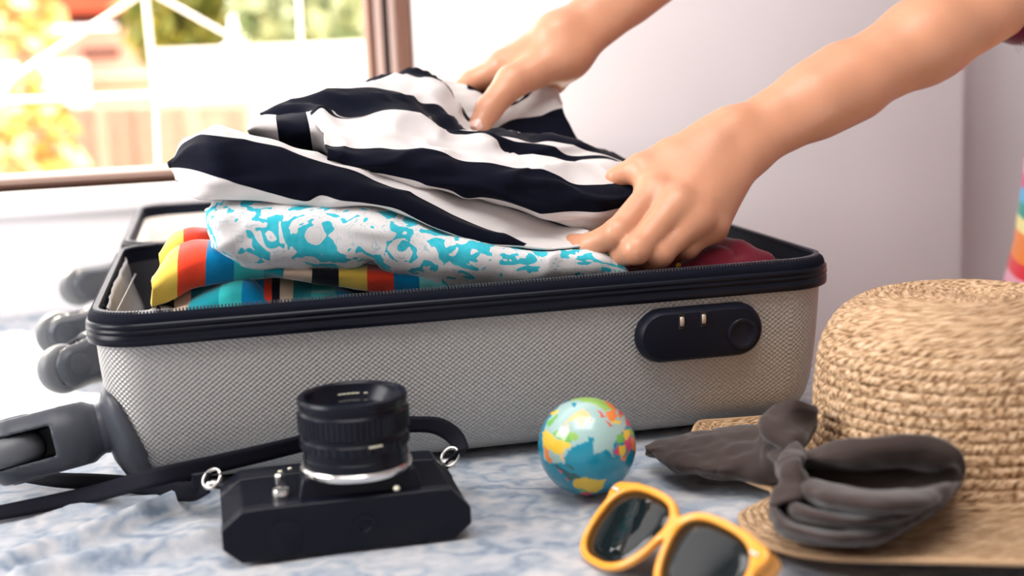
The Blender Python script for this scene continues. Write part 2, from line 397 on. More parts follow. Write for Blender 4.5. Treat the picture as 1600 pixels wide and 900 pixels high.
for k in range(14): slab('fence_post', -30+k*34, 165, -23+k*34, 999, 4.2, .05, m_fence, parent=fn)
for y in (170, 205): slab('fence_rail', -60, y, 470, y+6, 4.26, .03, m_fence, parent=fn)
def tree(name, label, px, py, v, rx, rz, cols, seed, leaf=.09, n=900):
    c = P(px, py, v); r = np.random.default_rng(seed); base = c.copy(); base[2] = -1.0
    t = thing(name, label, 'tree', base, 'plants in the garden'); V = []; F = []; fm = []
    for k in range(n):
        d = r.normal(size=3); d /= np.linalg.norm(d); q = c + d*np.array([rx, rx*.8, rz])*r.uniform(.25, 1)**.5
        e = r.normal(size=3); e /= np.linalg.norm(e); f = np.cross(e, r.normal(size=3)); f /= np.linalg.norm(f); s = leaf*r.uniform(.6, 1.3); i = len(V)
        V += [q-e*s, q+f*s*.45, q+e*s, q-f*s*.45]; F.append((i, i+1, i+2, i+3)); fm.append(int(r.integers(len(cols))))
    stuff(link_mesh('foliage', V, F, cols, t, False, fm))
    m = MB(); m.tube([base, base*.5+c*.5+r.normal(size=3)*.05, c], [.09, .06, .03], 8, n=10)
    m.build('trunk', mat(name+'_bark', (.25, .15, .09), .9), t, True)
yel = [mat('leaf_yellow', (.55, .36, .09), .6), mat('leaf_gold', (.52, .24, .05), .6), mat('leaf_pale', (.66, .54, .28), .6)]
grn = [mat('leaf_green', (.16, .17, .02), .6), mat('leaf_lime', (.26, .24, .04), .6), mat('leaf_deep', (.09, .12, .02), .6)]
pal = [mat('leaf_soft', (.26, .31, .16), .6), mat('leaf_mint', (.34, .38, .22), .6), mat('leaf_mid', (.15, .20, .08), .6)]
tree('golden_tree', 'golden yellow leafy tree at the far left beyond the grille', 15, 5, 5.5, .22, .24, yel, 1, .07, 300)
tree('golden_shrub', 'tall yellow shrub in the garden below the golden tree', 58, 220, 3.4, .11, .20, yel, 2, .05, 160)
tree('green_tree', 'yellow green tree above the white garden wall', 272, 22, 7.0, .30, .30, grn, 3, .08, 700)
tree('pale_tree', 'pale green tree beside the window frame', 500, 10, 6.4, .45, .36, pal, 4, .12)

# ================================================================== SUITCASE
L_, W_, RIM_Z = .505, .34, .1266
RC = .034
m_shell = mat('silver_shell', (.50, .485, .46), .38, metal=.25, spec=.5)
def shell_nodes():
    nt, b = nodes(m_shell); uvn = nt.nodes.new('ShaderNodeUVMap'); sp = nt.nodes.new('ShaderNodeSeparateXYZ'); nt.links.new(uvn.outputs[0], sp.inputs[0])
    k = 2*math.pi/.0043
    s = sp.outputs[0]; d = math_node(nt, 'MULTIPLY', sp.outputs[1], 1.3)
    h = math_node(nt, 'MULTIPLY', math_node(nt, 'SINE', math_node(nt, 'MULTIPLY', s, k)), math_node(nt, 'SINE', math_node(nt, 'MULTIPLY', d, k)))
    bp = nt.nodes.new('ShaderNodeBump'); bp.inputs['Strength'].default_value = 1.0; bp.inputs['Distance'].default_value = .00035
    nt.links.new(h, bp.inputs['Height']); nt.links.new(bp.outputs['Normal'], b.inputs['Normal'])
    r = nt.nodes.new('ShaderNodeMapRange'); r.inputs[1].default_value = -1; r.inputs[2].default_value = 1; r.inputs[3].default_value = .0; r.inputs[4].default_value = 1; nt.links.new(h, r.inputs[0])
    mx = nt.nodes.new('ShaderNodeMix'); mx.data_type = 'RGBA'; mx.inputs[6].default_value = (.37, .36, .345, 1); mx.inputs[7].default_value = (.53, .515, .49, 1)
    nt.links.new(r.outputs[0], mx.inputs[0]); nt.links.new(mx.outputs[2], b.inputs['Base Color'])
shell_nodes()
m_black = mat('black_rubber', (.004, .005, .011), .30, spec=.2)
m_tape = mat('black_zip_tape', (.005, .006, .012), .7, spec=.06)
m_tooth = mat('zip_teeth_black', (.035, .037, .05), .35)
m_lining = mat('dark_lining', (.035, .037, .045), .6, bump=(40, .4, .004))
m_liner_l = mat('grey_lining_tape', (.34, .32, .31), .55, bump=(50, .4, .003))
m_plastic = mat('dark_plastic', (.055, .060, .072), .36, spec=.3)
suit = thing('suitcase', 'open silver hard-shell cabin suitcase with black rim, lying on the bed packed with clothes', 'suitcase', S(L_/2, W_/2, 0))

def ring(inset, z, v0=0.0, R=RC, nc=12, ns=14):
    r = max(R-inset, .006); x0, x1, y0, y1 = inset, L_-inset, v0+inset, v0+W_-inset; pts = []
    cs = [((x1-r, y0+r), -90), ((x1-r, y1-r), 0), ((x0+r, y1-r), 90), ((x0+r, y0+r), 180)]
    for q, ((cx, cy), a0) in enumerate(cs):
        for k in range(nc+1):
            a = math.radians(a0+90*k/nc); pts.append((cx+r*math.cos(a), cy+r*math.sin(a)))
        nx = cs[(q+1) % 4]; b0 = math.radians(nx[1]); e = (nx[0][0]+r*math.cos(b0), nx[0][1]+r*math.sin(b0)); s = pts[-1]
        for k in range(1, ns): pts.append((s[0]+(e[0]-s[0])*k/ns, s[1]+(e[1]-s[1])*k/ns))
    return np.array([S(x, y, z) for x, y in pts])
def ring_loft(name, prof, m, parent, v0=0.0, cap=False, zf=lambda z: z):
    rows = np.array([ring(i, zf(z), v0) for i, z in prof]); base = ring(0, 0, v0)
    per = np.concatenate([[0], np.cumsum(np.linalg.norm(np.diff(base, axis=0), axis=1))]); n = rows.shape[1]
    hs_ = [0]
    for (i0, z0), (i1, z1) in zip(prof[:-1], prof[1:]): hs_.append(hs_[-1]+math.hypot(i1-i0, z1-z0))
    # duplicate seam column for clean uv
    rows = np.concatenate([rows, rows[:, :1]], axis=1); per = np.append(per, per[-1]+np.linalg.norm(base[0]-base[-1]))
    uvs = np.zeros((len(prof), n+1, 2)); uvs[..., 0] = per[None]; uvs[..., 1] = np.array(hs_)[:, None]
    V = rows.reshape(-1, 3); C = n+1
    F = [(i*C+j, i*C+j+1, (i+1)*C+j+1, (i+1)*C+j) for i in range(len(prof)-1) for j in range(n)]; uv = uvs.reshape(-1, 2)
    if cap: F.append(tuple((len(prof)-1)*C+j for j in range(n)))
    return link_mesh(name, V, F, m, parent, True, None, uv)
SHELL = [(.0005, .108), (.001, .10), (.0015, .09), (.003, .07), (.005, .05), (.0075, .034), (.011, .022), (.017, .0115), (.025, .005), (.036, .0012), (.05, 0.0)]
BAND = [(.001, 0.1014), (-.0028, 0.1018), (-.0042, 0.1025), (-.0046, 0.1044), (-.0046, 0.1080), (-.0036, 0.1089), (-.0036, 0.1095), (-.0048, 0.1101), (-.0048, 0.1116), (-.0036, 0.1123), (-.0036, 0.1129), (-.0046, 0.1136), (-.0044, 0.1154), (-.003, 0.1165)]
TAPE = [(-.003, .1160), (-.0029, .1182), (-.0018, .1208), (.0002, .1220), (.0024, .1221), (.0034, .1213), (.0036, .112), (.006, .109), (.006, .100)]
LIN = [(.006, .110), (.007, .09), (.012, .04), (.02, .016), (.035, .008), (.06, .006)]
def half(v0, light):
    s_ = ring_loft('shell', SHELL, m_shell, suit, v0, True)
    ring_loft('rim_band', BAND, m_black, suit, v0)
    zt = ring_loft('zip_tape', TAPE, m_tape, suit, v0)
    li = ring_loft('lining', LIN, light, suit, v0, True)
    base = ring(.0026, .1222, v0, ns=60, nc=14); base = np.concatenate([base, base[:1]]); d = np.concatenate([[0], np.cumsum(np.linalg.norm(np.diff(base, axis=0), axis=1))])
    m = MB(); n = int(d[-1]/.0022)
    for k in range(n):
        s = (k+.5)*d[-1]/n; i = min(np.searchsorted(d, s)-1, len(base)-2); t = base[i+1]-base[i]; L = np.linalg.norm(t); t = t/L; p = base[i]+t*(s-d[i]); q = np.cross(Z3, t)
        m.box((-.0006, -.0018, -.0008), (.0006, .0018, .0015), lambda w: p+t*w[0]+q*w[1]+Z3*w[2])
    stuff(m.build('zip_teeth', m_tooth, zt))
    return li
li1 = half(0.0, m_lining)
LID_V = W_+.006
li2 = half(LID_V, mat('lid_lining', (.80, .77, .75), .7))
# hinge strip joining both halves along the back
bevel(MB().box((.06, W_-.006, .102), (L_-.06, LID_V+.006, .108), lambda p: S(*p)).build('hinge_strip', m_tape, suit), .002)
# padded white panel in the lid
def lid_panel():
    g = np.zeros((14, 22, 3))
    for i in range(14):
        for j in range(22):
            a, b = j/21, i/13; e = min(a, 1-a, b, 1-b)
            g[i, j] = S(.018+a*(L_-.036), LID_V+.018+b*(W_-.036), .060+.035*min(1, e*9)**.6+.004*vnoise((a*4, b*4, 0), 1.7))
    grid_mesh('lid_panel', g, mat('white_lid_cloth', (.88, .86, .85), .8), suit)
lid_panel()
# inside pocket and strap at the left end
def inner_bits():
    g = loft_grid([[S(.0075, .04, .118), S(.0070, .15, .120), S(.0072, .30, .118)], [S(.010, .04, .095), S(.011, .15, .098), S(.010, .30, .095)], [S(.020, .04, .070), S(.022, .15, .072), S(.018, .30, .07)]], 24, 5)
    grid_mesh('lining_facing', wrinkle(g, .002, 40, 3), m_liner_l, li1, thick=.001)
    g = loft_grid([[S(.016, .035, .105), S(.05, .03, .112), S(.085, .028, .10)], [S(.02, .06, .108), S(.045, .06, .113), S(.07, .06, .10)], [S(.022, .09, .085), S(.04, .09, .085), S(.06, .09, .08)]], 30, 10)
    grid_mesh('mesh_pocket', wrinkle(g, .006, 55, 8), mat('pocket_grey', (.30, .295, .30), .6), li1, thick=.001)
    g = loft_grid([[S(.03, .20, .112), S(.07, .16, .102), S(.12, .13, .09)], [S(.03, .23, .110), S(.08, .19, .10), S(.13, .16, .09)]], 20, 4)
    grid_mesh('strap', g, mat('beige_strap', (.50, .44, .38), .6), li1, thick=.002)
    MB().tube([S(.006, .05, .121), S(.012, .055, .112), S(.016, .052, .102), S(.018, .05, .094)], .0007, 6, n=16).build('thread', m_black, li1, True)
    MB().tube([S(.014, .05+.012*k, .116-.0005*k) for k in range(20)], .0006, 5).build('seam_stitching', m_liner_l, li1, True)
inner_bits()

# corner guards and casters
def guard(v0, near):
    rows = []
    s0, s1 = (-.046, .013)
    for z0 in np.linspace(0, 1, 14):
        row = []
        for t in np.linspace(0, 1, 26):
            # path round the corner: left end -> corner -> long side
            s = s0*1.15 + t*(s1-s0*1.15)
            top = .070 - .042*max(0, (t-.50)/.50)**4 - .02*max(0, (.12-t)/.12)**2
            z = .001+z0*(top-.001)
            i = np.interp(z, [0, .0012, .005, .0115, .022, .034, .05, .07], [.05, .036, .025, .017, .011, .0075, .005, .003]) - .0045*min(1, (1-z0)*6, (1-t)*8+.25, t*8+.25) 
            R = RC-i; arc = math.pi/2*R
            if s < -arc/2: x, y = i, v0+i+R+(-s-arc/2)
            elif s > arc/2: x, y = i+R+(s-arc/2), v0+i
            else:
                a = math.pi + (s+arc/2)/R; x, y = i+R+R*math.cos(a), v0+i+R+R*math.sin(a)
            if not near: y = 2*v0+W_-y
            row.append(S(x, y, z))
        rows.append(row)
    o = grid_mesh('corner_guard', np.array(rows), m_plastic, suit, thick=.003)
    m = o.modifiers['thickness']; m.offset = 0
    return o
m_wheel = mat('wheel_rubber', (.11, .115, .125), .45)
def caster(c, tip, ax, name='caster', m1=None, k=1.0):
    """fork from mount c to wheel centre tip, wheel axle along ax"""
    m1 = m1 or m_plastic; c = np.asarray(c); tip = np.asarray(tip); ax = np.asarray(ax)/np.linalg.norm(ax); d = (tip-c)/np.linalg.norm(tip-c); ax = ax-d*(ax @ d); ax /= np.linalg.norm(ax); e = np.cross(ax, d); e = e if e @ (CO_-tip) > 0 else -e
    def fn(p):
        f = cap_sdf(p, c, c+(tip-c)*.45, .0165, .021*k); f = smin(f, cap_sdf(p, c+(tip-c)*.4, tip, .021*k, .0205*k, (ax, 1.0)), .006)
        q = (p-tip) @ ax; r = (p-tip) @ d; s = (p-tip) @ e
        slot = np.maximum(np.abs(q)-.0100, np.maximum(-(s+.010), -(r+.0185*k))); f = np.maximum(f, -slot)
        return np.maximum(f, np.abs(q)-.0172*k)
    lo = np.minimum(c, tip)-.032; hi = np.maximum(c, tip)+.032
    V, F = surface_nets(fn, lo, hi, .0013, 1)
    o = link_mesh('caster_fork', V, F, m1, suit)
    w = MB().lathe([(.004, -.0092), (.0165*k, -.0092), (.0195*k, -.006), (.0205*k, 0), (.0195*k, .006), (.0165*k, .0092), (.004, .0092)], tip+d*.0065*k, ax, 40).build('wheel', m_wheel, o, True)
    smooth_by_angle(w, 50)
    for s in (-1, 1):
        smooth_by_angle(MB().lathe([(.0095, .0168*s*k), (.0095, .0176*s*k), (.0088, .0180*s*k), (.002, .0181*s*k)], tip-d*.001, ax, 28).build('axle_cap', m1, o, True), 35)
    MB().lathe([(.017, 0), (.0175, .004), (.0165, .012), (.0155, .018)], c-d*.014, d, 28).build('swivel_neck', m_plastic, suit, True)
    return o
guard(0.0, True); guard(0.0, False); guard(LID_V, True); guard(LID_V, False)
caster(S(-.006, .036, .041), S(-.053, .030, .0345), (-.22, .18, .90), k=1.2)
caster(S(-.004, .295, .044), P(109, 572, .268), (.35, -1, .10))
caster(S(-.004, LID_V+.045, .046), P(104, 520, .385), (.30, -1, .10))
caster(S(-.004, LID_V+.30, .046), P(132, 447, LID_V+.27), (.3, -1, .2))

# combination lock on the front
def lock():
    a = toS(P(997, 525, -.004)); b = toS(P(1191, 512, -.004)); zc = .5*(toS(P(1094, 480, -.004))[2]+toS(P(1094, 561, -.004))[2]); hz = .5*(toS(P(1094, 480, -.004))[2]-toS(P(1094, 561, -.004))[2])
    uc, hu = .5*(a[0]+b[0]), .5*(b[0]-a[0]); face = .0022
    def outline(k, off):
        pts = []; r = hz*k; w = hu-hz
        for i in range(48):
            t = 2*math.pi*(i+.5)/48; pts.append(S(uc+(w if math.cos(t) > 0 else -w)+r*math.cos(t), face-off, zc+r*math.sin(t)))
        return pts
    rows = np.array([outline(1.04, -.004), outline(1.04, .003), outline(1.0, .0055), outline(.93, .0085), outline(.86, .0098), outline(.5, .0104)])
    V = rows.reshape(-1, 3); n = 48; F = [(i*n+j, i*n+(j+1) % n, (i+1)*n+(j+1) % n, (i+1)*n+j) for i in range(len(rows)-1) for j in range(n)]; F.append(tuple((len(rows)-1)*n+j for j in range(n)))
    o = link_mesh('combination_lock', V, F, mat('lock_black_plastic', (.006, .007, .014), .42, spec=.15), suit, True); smooth_by_angle(o, 35)
    m_slot = mat('lock_slot', (.002, .002, .004), .6); m_dial = mat('lock_dial', (.55, .42, .33), .35, metal=.4); m_mark = mat('lock_print', (.8, .8, .82), .5)
    for px, py in ((1065, 503), (1099, 499)):
        q = toS(P(px, py, -.008))
        smooth_by_angle(MB().lathe([(.0022, -.0112), (.0022, -.0098)], S(q[0], face, q[2]+.0045), -B3*-1, 20).build('dial_slot', m_slot, o, True), 30)
        bevel(MB().box((q[0]-.0022, face-.0113, q[2]-.0055), (q[0]+.0022, face-.0096, q[2]+.006), lambda p: S(*p)).build('dial_slot', m_slot, o), .0018, 4)
        MB().lathe([(.0052, -.0014), (.0056, -.0010), (.0056, .0010), (.0052, .0014)], S(q[0], face-.0068, q[2]+.0005), A3, 24).build('number_dial', m_dial, o, True)
    q = toS(P(1160, 521, -.008))
    smooth_by_angle(MB().lathe([(.0108, .0090), (.0108, .0108), (.0100, .0114), (.0086, .0114), (.0078, .0108), (.002, .0106)], S(q[0], face, q[2]), -B3, 36).build('release_button', mat('lock_button', (.007, .008, .016), .35, spec=.2), o, True), 35)
    for px, py in ((1041, 556), (1077, 552), (1114, 548)):
        q = toS(P(px, py, -.006)); MB().tube([S(q[0]+.0008*math.cos(t), face-.0085, q[2]+.0009*math.sin(t)) for t in np.linspace(0, 2*math.pi, 14)], .0003, 5, closed=True).build('lock_mark', m_mark, o, True)
        if px > 1050:
            MB().box((q[0]+.0022, face-.0085, q[2]-.0008), (q[0]+.0027, face-.0078, q[2]-.0003), lambda p: S(*p)).build('lock_mark', m_mark, o)
            MB().box((q[0]+.0022, face-.0085, q[2]+.0004), (q[0]+.0027, face-.0078, q[2]+.0009), lambda p: S(*p)).build('lock_mark', m_mark, o)
lock()

# ================================================================== CLOTHES
def row(pts, v, n=80, byx=False):
    """pixel polyline (x, y[, v]) -> 3D polyline on the given depth plane"""
    a = np.array([(q[0], q[1], q[2] if len(q) > 2 else v) for q in pts], float)
    if byx:
        x = np.linspace(a[0, 0], a[-1, 0], n); t = a[:, 0]; out = []
        for c in (1, 2):
            y = a[:, c]; tg = np.gradient(y, t)
            k = np.clip(np.searchsorted(t, x, side='right')-1, 0, len(t)-2); h = t[k+1]-t[k]; s = (x-t[k])/h
            out.append((2*s**3-3*s**2+1)*y[k]+(s**3-2*s**2+s)*h*tg[k]+(-2*s**3+3*s**2)*y[k+1]+(s**3-s**2)*h*tg[k+1])
        return [P(xx, yy, vv) for xx, yy, vv in zip(x, *out)]
    s = cr_spline(np.concatenate([a[:, :2], a[:, 2:]*1000], 1), n)
    return [P(q[0], q[1], q[2]/1000) for q in s]
def shift(r, du=0, dv=0, dz=0): return [p + du*A3 + dv*B3 + dz*Z3 for p in r]
def loft_raw(rows, nsub):
    R = np.array(rows); return loft_grid_fixed(R, nsub)
def loft_grid_fixed(R, nsub):
    m = len(R); out = []; tg = np.zeros_like(R); tg[0] = R[1]-R[0]; tg[-1] = R[-1]-R[-2]
    H = [np.linalg.norm(R[i+1]-R[i], axis=1, keepdims=True)+1e-5 for i in range(m-1)]
    for i in range(m):
        if i == 0: tg[i] = (R[1]-R[0])/H[0]
        elif i == m-1: tg[i] = (R[-1]-R[-2])/H[-1]
        else: tg[i] = ((R[i]-R[i-1])/H[i-1]*H[i] + (R[i+1]-R[i])/H[i]*H[i-1])/(H[i-1]+H[i])
    for i in range(m-1):
        for j in range(nsub + (1 if i == m-2 else 0)):
            x = j/nsub; h = H[i]
            out.append((2*x**3-3*x**2+1)*R[i]+(x**3-2*x**2+x)*h*tg[i]+(-2*x**3+3*x**2)*R[i+1]+(x**3-x**2)*h*tg[i+1])
    return np.array(out)
def fabric(name, col, scale=1400, rough=.85, sheen=.35, **k): return mat(name, col, rough, sheen=sheen, spec=.06, bump=(scale, .25, .0006), **k)
m_navy = fabric('navy_black_cotton', (.0040, .0050, .012), sheen=.07)
m_ivory = fabric('white_cotton', (.68, .645, .63), sheen=.1)

# --- striped shirt held by the hands
shirt = thing('striped_shirt', 'black and white striped shirt, crumpled and gripped by both hands above the suitcase', 'shirt', P(620, 320, .12))
def lower_layer():
    n = 150
    e3 = [(268, 262, .085), (285, 290, .065), (305, 309), (350, 311), (400, 312), (462, 320), (525, 322), (600, 325), (650, 343), (700, 361), (750, 377), (800, 383), (860, 390), (905, 386, .05)]
    e2 = [(266, 260, .085), (300, 265, .055), (337, 276), (375, 287), (425, 302), (462, 312), (480, 314), (500, 305), (525, 310), (575, 318), (625, 328), (650, 342), (700, 360), (750, 375), (800, 381), (860, 389), (909, 384, .048)]
    e1 = [(267, 257, .09), (286, 226, .085), (309, 212, .07), (332, 212), (375, 220), (425, 231), (475, 250), (525, 264), (575, 277), (600, 287), (650, 308), (700, 332), (750, 355), (787, 373), (806, 381), (860, 388), (911, 383, .048)]
    e0 = [(268, 255, .095), (290, 222, .11), (320, 205), (345, 195), (365, 200), (400, 213), (430, 226), (475, 240), (525, 255), (580, 268), (650, 277), (710, 303), (780, 312), (830, 326), (880, 346), (920, 362, .06)]
    r3, r2, r1, r0 = row(e3, .045, n), row(e2, .040, n), row(e1, .052, n), row(e0, .09, n)
    rm = [.5*(a+b)+c for a, b, c in zip(r2, r1, np.array([-.006*B3+.001*Z3]*n))]
    g = loft_grid_fixed(np.array([shift(r3, .014, .10, .004), shift(r3, .006, .012, .002), r3, r2, rm, r1, r0, shift(r0, .006, .02, -.008), shift(r0, .012, .12, -.012)]), 9)
    g = wrinkle(g, .0022, 16, 4, (1, 1.2, 2.2), 3, .9)
    grid_mesh('lower_fold', g, [m_navy, m_ivory], shirt, facemat=lambda b, a: 1 if (b < 2/8 and a > .62) or a > .865 else [0, 0, 1, 0, 0, 1, 0, 0][min(int(b*8), 7)], thick=.0012)
lower_layer()
def upper_layer():
    n = 170
    f0 = [(512, 246), (550, 260), (575, 269), (600, 273), (650, 279), (680, 287), (707, 298), (725, 309), (755, 310), (787, 314), (825, 325), (850, 330), (900, 333), (950, 331), (982, 322, .07)]
    f1 = [(509, 223), (525, 229), (600, 229), (650, 237), (700, 242), (720, 249), (775, 255), (795, 260), (825, 267), (850, 266), (875, 275), (890, 285), (937, 289), (992, 281, .085)]
    g2b = [(500, 200), (560, 205), (600, 209), (650, 223), (700, 233), (750, 237), (800, 246), (850, 252), (900, 259), (940, 268), (990, 272, .10)]
    g3lo = [(482, 183), (502, 169), (525, 182), (562, 183), (612, 174), (650, 182), (675, 192), (695, 207), (725, 210), (768, 214), (789, 240), (817, 250), (860, 247), (882, 257), (912, 252), (950, 252), (985, 262)]
    g3up = [(482, 182), (502, 168), (525, 181), (562, 182), (612, 173), (650, 181), (675, 191), (695, 206), (725, 209), (775, 212), (805, 220), (830, 222), (862, 230), (887, 242), (942, 245), (985, 260)]
    g3 = [(482, 181), (502, 167), (525, 180), (562, 181), (612, 172), (650, 180), (675, 190), (695, 205), (725, 208), (775, 210), (805, 214), (835, 221), (850, 219), (900, 231), (945, 243), (985, 258)]
    g4 = [(408, 181), (425, 170), (450, 160), (500, 147), (550, 139), (600, 140), (632, 145), (657, 161), (687, 167), (705, 187), (722, 206), (775, 209), (835, 218), (905, 230), (985, 256)]
    g5 = [(412, 180), (450, 160), (500, 145), (535, 140), (560, 134), (587, 124), (612, 121), (650, 121), (680, 124), (700, 140), (725, 185), (760, 204), (800, 210), (850, 218), (905, 229), (985, 254)]
    g6 = [(430, 182), (520, 148), (590, 126), (622, 116), (632, 112), (650, 110), (668, 116), (684, 130), (720, 180), (800, 210), (905, 229), (980, 252)]
    r = [row(a, v, n, True) for a, v in ((f0, .060), (f1, .068), (g2b, .095), (g3lo, .12), (g3up, .126), (g3, .13), (g4, .168), (g5, .205), (g6, .225))]
    fu = row([(514, 250), (600, 277), (700, 298), (755, 314), (800, 324), (830, 332), (870, 347), (905, 358), (935, 360), (965, 342)], .075, n, True)
    fm = [.5*(a+b)-.007*B3 for a, b in zip(r[0], r[1])]
    rows = [shift(fu, -.002, .06, .004), fu, r[0], fm, r[1], r[2], r[3], r[4], r[5], r[6], r[7], r[8], shift(r[8], .01, .035, -.03), shift(r[8], .01, .045, -.08)]
    g = loft_grid_fixed(np.array(rows), 8)
    g = wrinkle(g, .0026, 20, 9, (1, 1.6, 2.0), 3, 1.3)
    grid_mesh('upper_fold', g, [m_navy, m_ivory], shirt, rowmat=[0, 1, 0, 0, 1, 1, 0, 1, 0, 1, 0, 0, 0], nsub=8, thick=.0012)
    n = 60
    t = [(391, 201), (398, 189), (412, 182), (437, 182), (462, 179), (482, 175), (502, 176)]
    mdl = [(387, 206), (395, 203), (420, 203), (440, 203), (470, 207), (492, 204), (512, 212)]
    b = [(390, 210), (402, 215), (430, 220), (452, 223), (480, 230), (505, 234), (516, 243)]
    rr = [row(t, .150, n, True), row(mdl, .105, n, True), row(b, .115, n, True)]
    g = loft_grid_fixed(np.array([shift(rr[0], .004, .03, -.01), *rr, shift(rr[2], .004, .04, .004)]), 8)
    g = wrinkle(g, .002, 45, 2)
    grid_mesh('sleeve_fold', g, [m_navy, m_ivory], shirt, colmat=lambda s: 1 if s < .36 or s > .77 else 0, thick=.0012)
    # fabric raised in the far hand
    n = 90
    hm = [(690, 127), (735, 137), (770, 152), (800, 160), (832, 141), (856, 130), (866, 134)]
    h0 = [(688, 130), (703, 139), (735, 141), (757, 153), (775, 166), (800, 166), (830, 147), (852, 134), (864, 135), (873, 158)]
    h1 = [(722, 204), (745, 203), (770, 202), (800, 189), (840, 182), (866, 173), (879, 170)]
    h15 = [(728, 210), (770, 208), (805, 205), (850, 205), (880, 205), (896, 206)]
    h2 = [(735, 216), (770, 216), (805, 220), (850, 228), (890, 234), (916, 240)]
    rr = [row(hm, .262, n), row(h0, .246, n), row(h1, .222, n), row(h15, .21, n), row(h2, .20, n)]
    mid = [.5*(a+b)-.004*B3 for a, b in zip(rr[1], rr[2])]
    g = loft_grid_fixed(np.array([shift(rr[0], 0, .02, -.04), rr[0], rr[1], mid, rr[2], rr[3], rr[4], shift(rr[4], 0, -.02, -.03)]), 8)
    g = wrinkle(g, .0022, 28, 12, (1, 1, 1), 2, .9)
    grid_mesh('raised_fold', g, [m_navy, m_ivory], shirt, facemat=lambda b, a: 1 if a < .2 else [0, 0, 1, 1, 0, 0, 0][min(int(b*7), 6)], thick=.0012)
upper_layer()

# --- turquoise floral garment
m_floral = fabric('floral_cotton', (.86, .85, .84), sheen=.1)
def floral_nodes():
    nt, b = nodes(m_floral); uvn = nt.nodes.new('ShaderNodeUVMap')
    nz = nt.nodes.new('ShaderNodeTexNoise'); nz.inputs['Scale'].default_value = 55; nz.inputs['Detail'].default_value = 2
    mp = nt.nodes.new('ShaderNodeVectorMath'); mp.operation = 'MULTIPLY_ADD'; mp.inputs[1].default_value = (.022, .022, .022); nt.links.new(uvn.outputs[0], mp.inputs[2])
    nt.links.new(uvn.outputs[0], nz.inputs['Vector']); nt.links.new(nz.outputs['Color'], mp.inputs[0])
    def vor(sc, feat, rnd=1.0):
        v = nt.nodes.new('ShaderNodeTexVoronoi'); v.feature = feat; v.inputs['Scale'].default_value = sc; v.inputs['Randomness'].default_value = rnd
        nt.links.new(mp.outputs[0], v.inputs['Vector']); return v
    n3 = nt.nodes.new('ShaderNodeTexNoise'); n3.inputs['Scale'].default_value = 300; n3.inputs['Detail'].default_value = 3; nt.links.new(uvn.outputs[0], n3.inputs['Vector'])
    ground = nt.nodes.new('ShaderNodeTexNoise'); ground.inputs['Scale'].default_value = 58; ground.inputs['Detail'].default_value = 1.5; ground.inputs['Distortion'].default_value = 1.6; nt.links.new(uvn.outputs[0], ground.inputs['Vector'])
    petal = vor(62, 'SMOOTH_F1'); petal.inputs['Smoothness'].default_value = .15; edge = vor(62, 'DISTANCE_TO_EDGE')
    h = math_node(nt, 'ADD', ground.outputs['Fac'], math_node(nt, 'MULTIPLY', math_node(nt, 'SUBTRACT', n3.outputs['Fac'], .5), .10))
    h = math_node(nt, 'ADD', h, math_node(nt, 'MULTIPLY', math_node(nt, 'SUBTRACT', petal.outputs['Distance'], .45), .45))
    fac = math_node(nt, 'GREATER_THAN', h, .572)
    line = math_node(nt, 'LESS_THAN', math_node(nt, 'ABSOLUTE', math_node(nt, 'SUBTRACT', h, .45)), .008)
    r1 = nt.nodes.new('ShaderNodeMix'); r1.data_type = 'RGBA'; r1.inputs[6].default_value = (.70, .69, .685, 1); r1.inputs[7].default_value = (.42, .54, .58, 1); nt.links.new(line, r1.inputs[0])
    tone = nt.nodes.new('ShaderNodeMix'); tone.data_type = 'RGBA'; tone.inputs[6].default_value = (.0, .40, .52, 1); tone.inputs[7].default_value = (.09, .55, .64, 1); nt.links.new(n3.outputs['Fac'], tone.inputs[0])
    r2 = nt.nodes.new('ShaderNodeMix'); r2.data_type = 'RGBA'; nt.links.new(fac, r2.inputs[0]); nt.links.new(r1.outputs[2], r2.inputs[6]); nt.links.new(tone.outputs[2], r2.inputs[7])
    nt.links.new(r2.outputs[2], b.inputs['Base Color'])
floral_nodes()
def floral():
    n = 150
    top = [(330, 317), (360, 313), (400, 312), (480, 316), (560, 318), (600, 324), (640, 341), (690, 358), (740, 373), (800, 381), (860, 388), (930, 392), (968, 405)]
    m1 = [(322, 340, .075), (333, 352), (380, 350), (460, 352), (540, 354), (600, 362), (660, 376), (720, 390), (800, 398), (870, 402), (930, 405), (975, 414)]
    m2 = [(323, 362, .075), (345, 385), (390, 395), (460, 398), (540, 400), (572, 397), (600, 402), (660, 412), (720, 424), (800, 424), (880, 420), (940, 418), (982, 424)]
    bot = [(330, 378, .08), (352, 400), (385, 416), (450, 419), (520, 419), (560, 416), (578, 407), (596, 418), (650, 430), (700, 442), (760, 448), (830, 447), (900, 443), (990, 436)]
    R = [row(bot, .045, n), row(m2, .030, n), row(m1, .030, n), row(top, .052, n)]
    g = loft_grid_fixed(np.array([shift(R[0], .02, .14, .0), shift(R[0], .01, .04, -.001), *R, shift(R[3], .004, .06, .006), shift(R[3], .004, .20, .006), shift(R[3], .004, .24, -.035)]), 9)
    g = wrinkle(g, .0022, 26, 21, (1, 1, 1.3), 3, 1.0)
    o = thing('floral_garment', 'white garment with turquoise flower print, folded under the striped shirt', 'clothing', P(640, 415, .12))
    grid_mesh('folded_cloth', g, m_floral, o, thick=.0012)
    # second panel edge peeping out at the right end
    e1 = [(960, 409), (985, 419), (1000, 428)]; e2 = [(955, 430), (985, 432), (1004, 433)]
    g = loft_grid_fixed(np.array([row(e1, .060, 20), row(e2, .045, 20)]), 6)
    grid_mesh('hem_panel', g, m_floral, o, thick=.001)
floral()

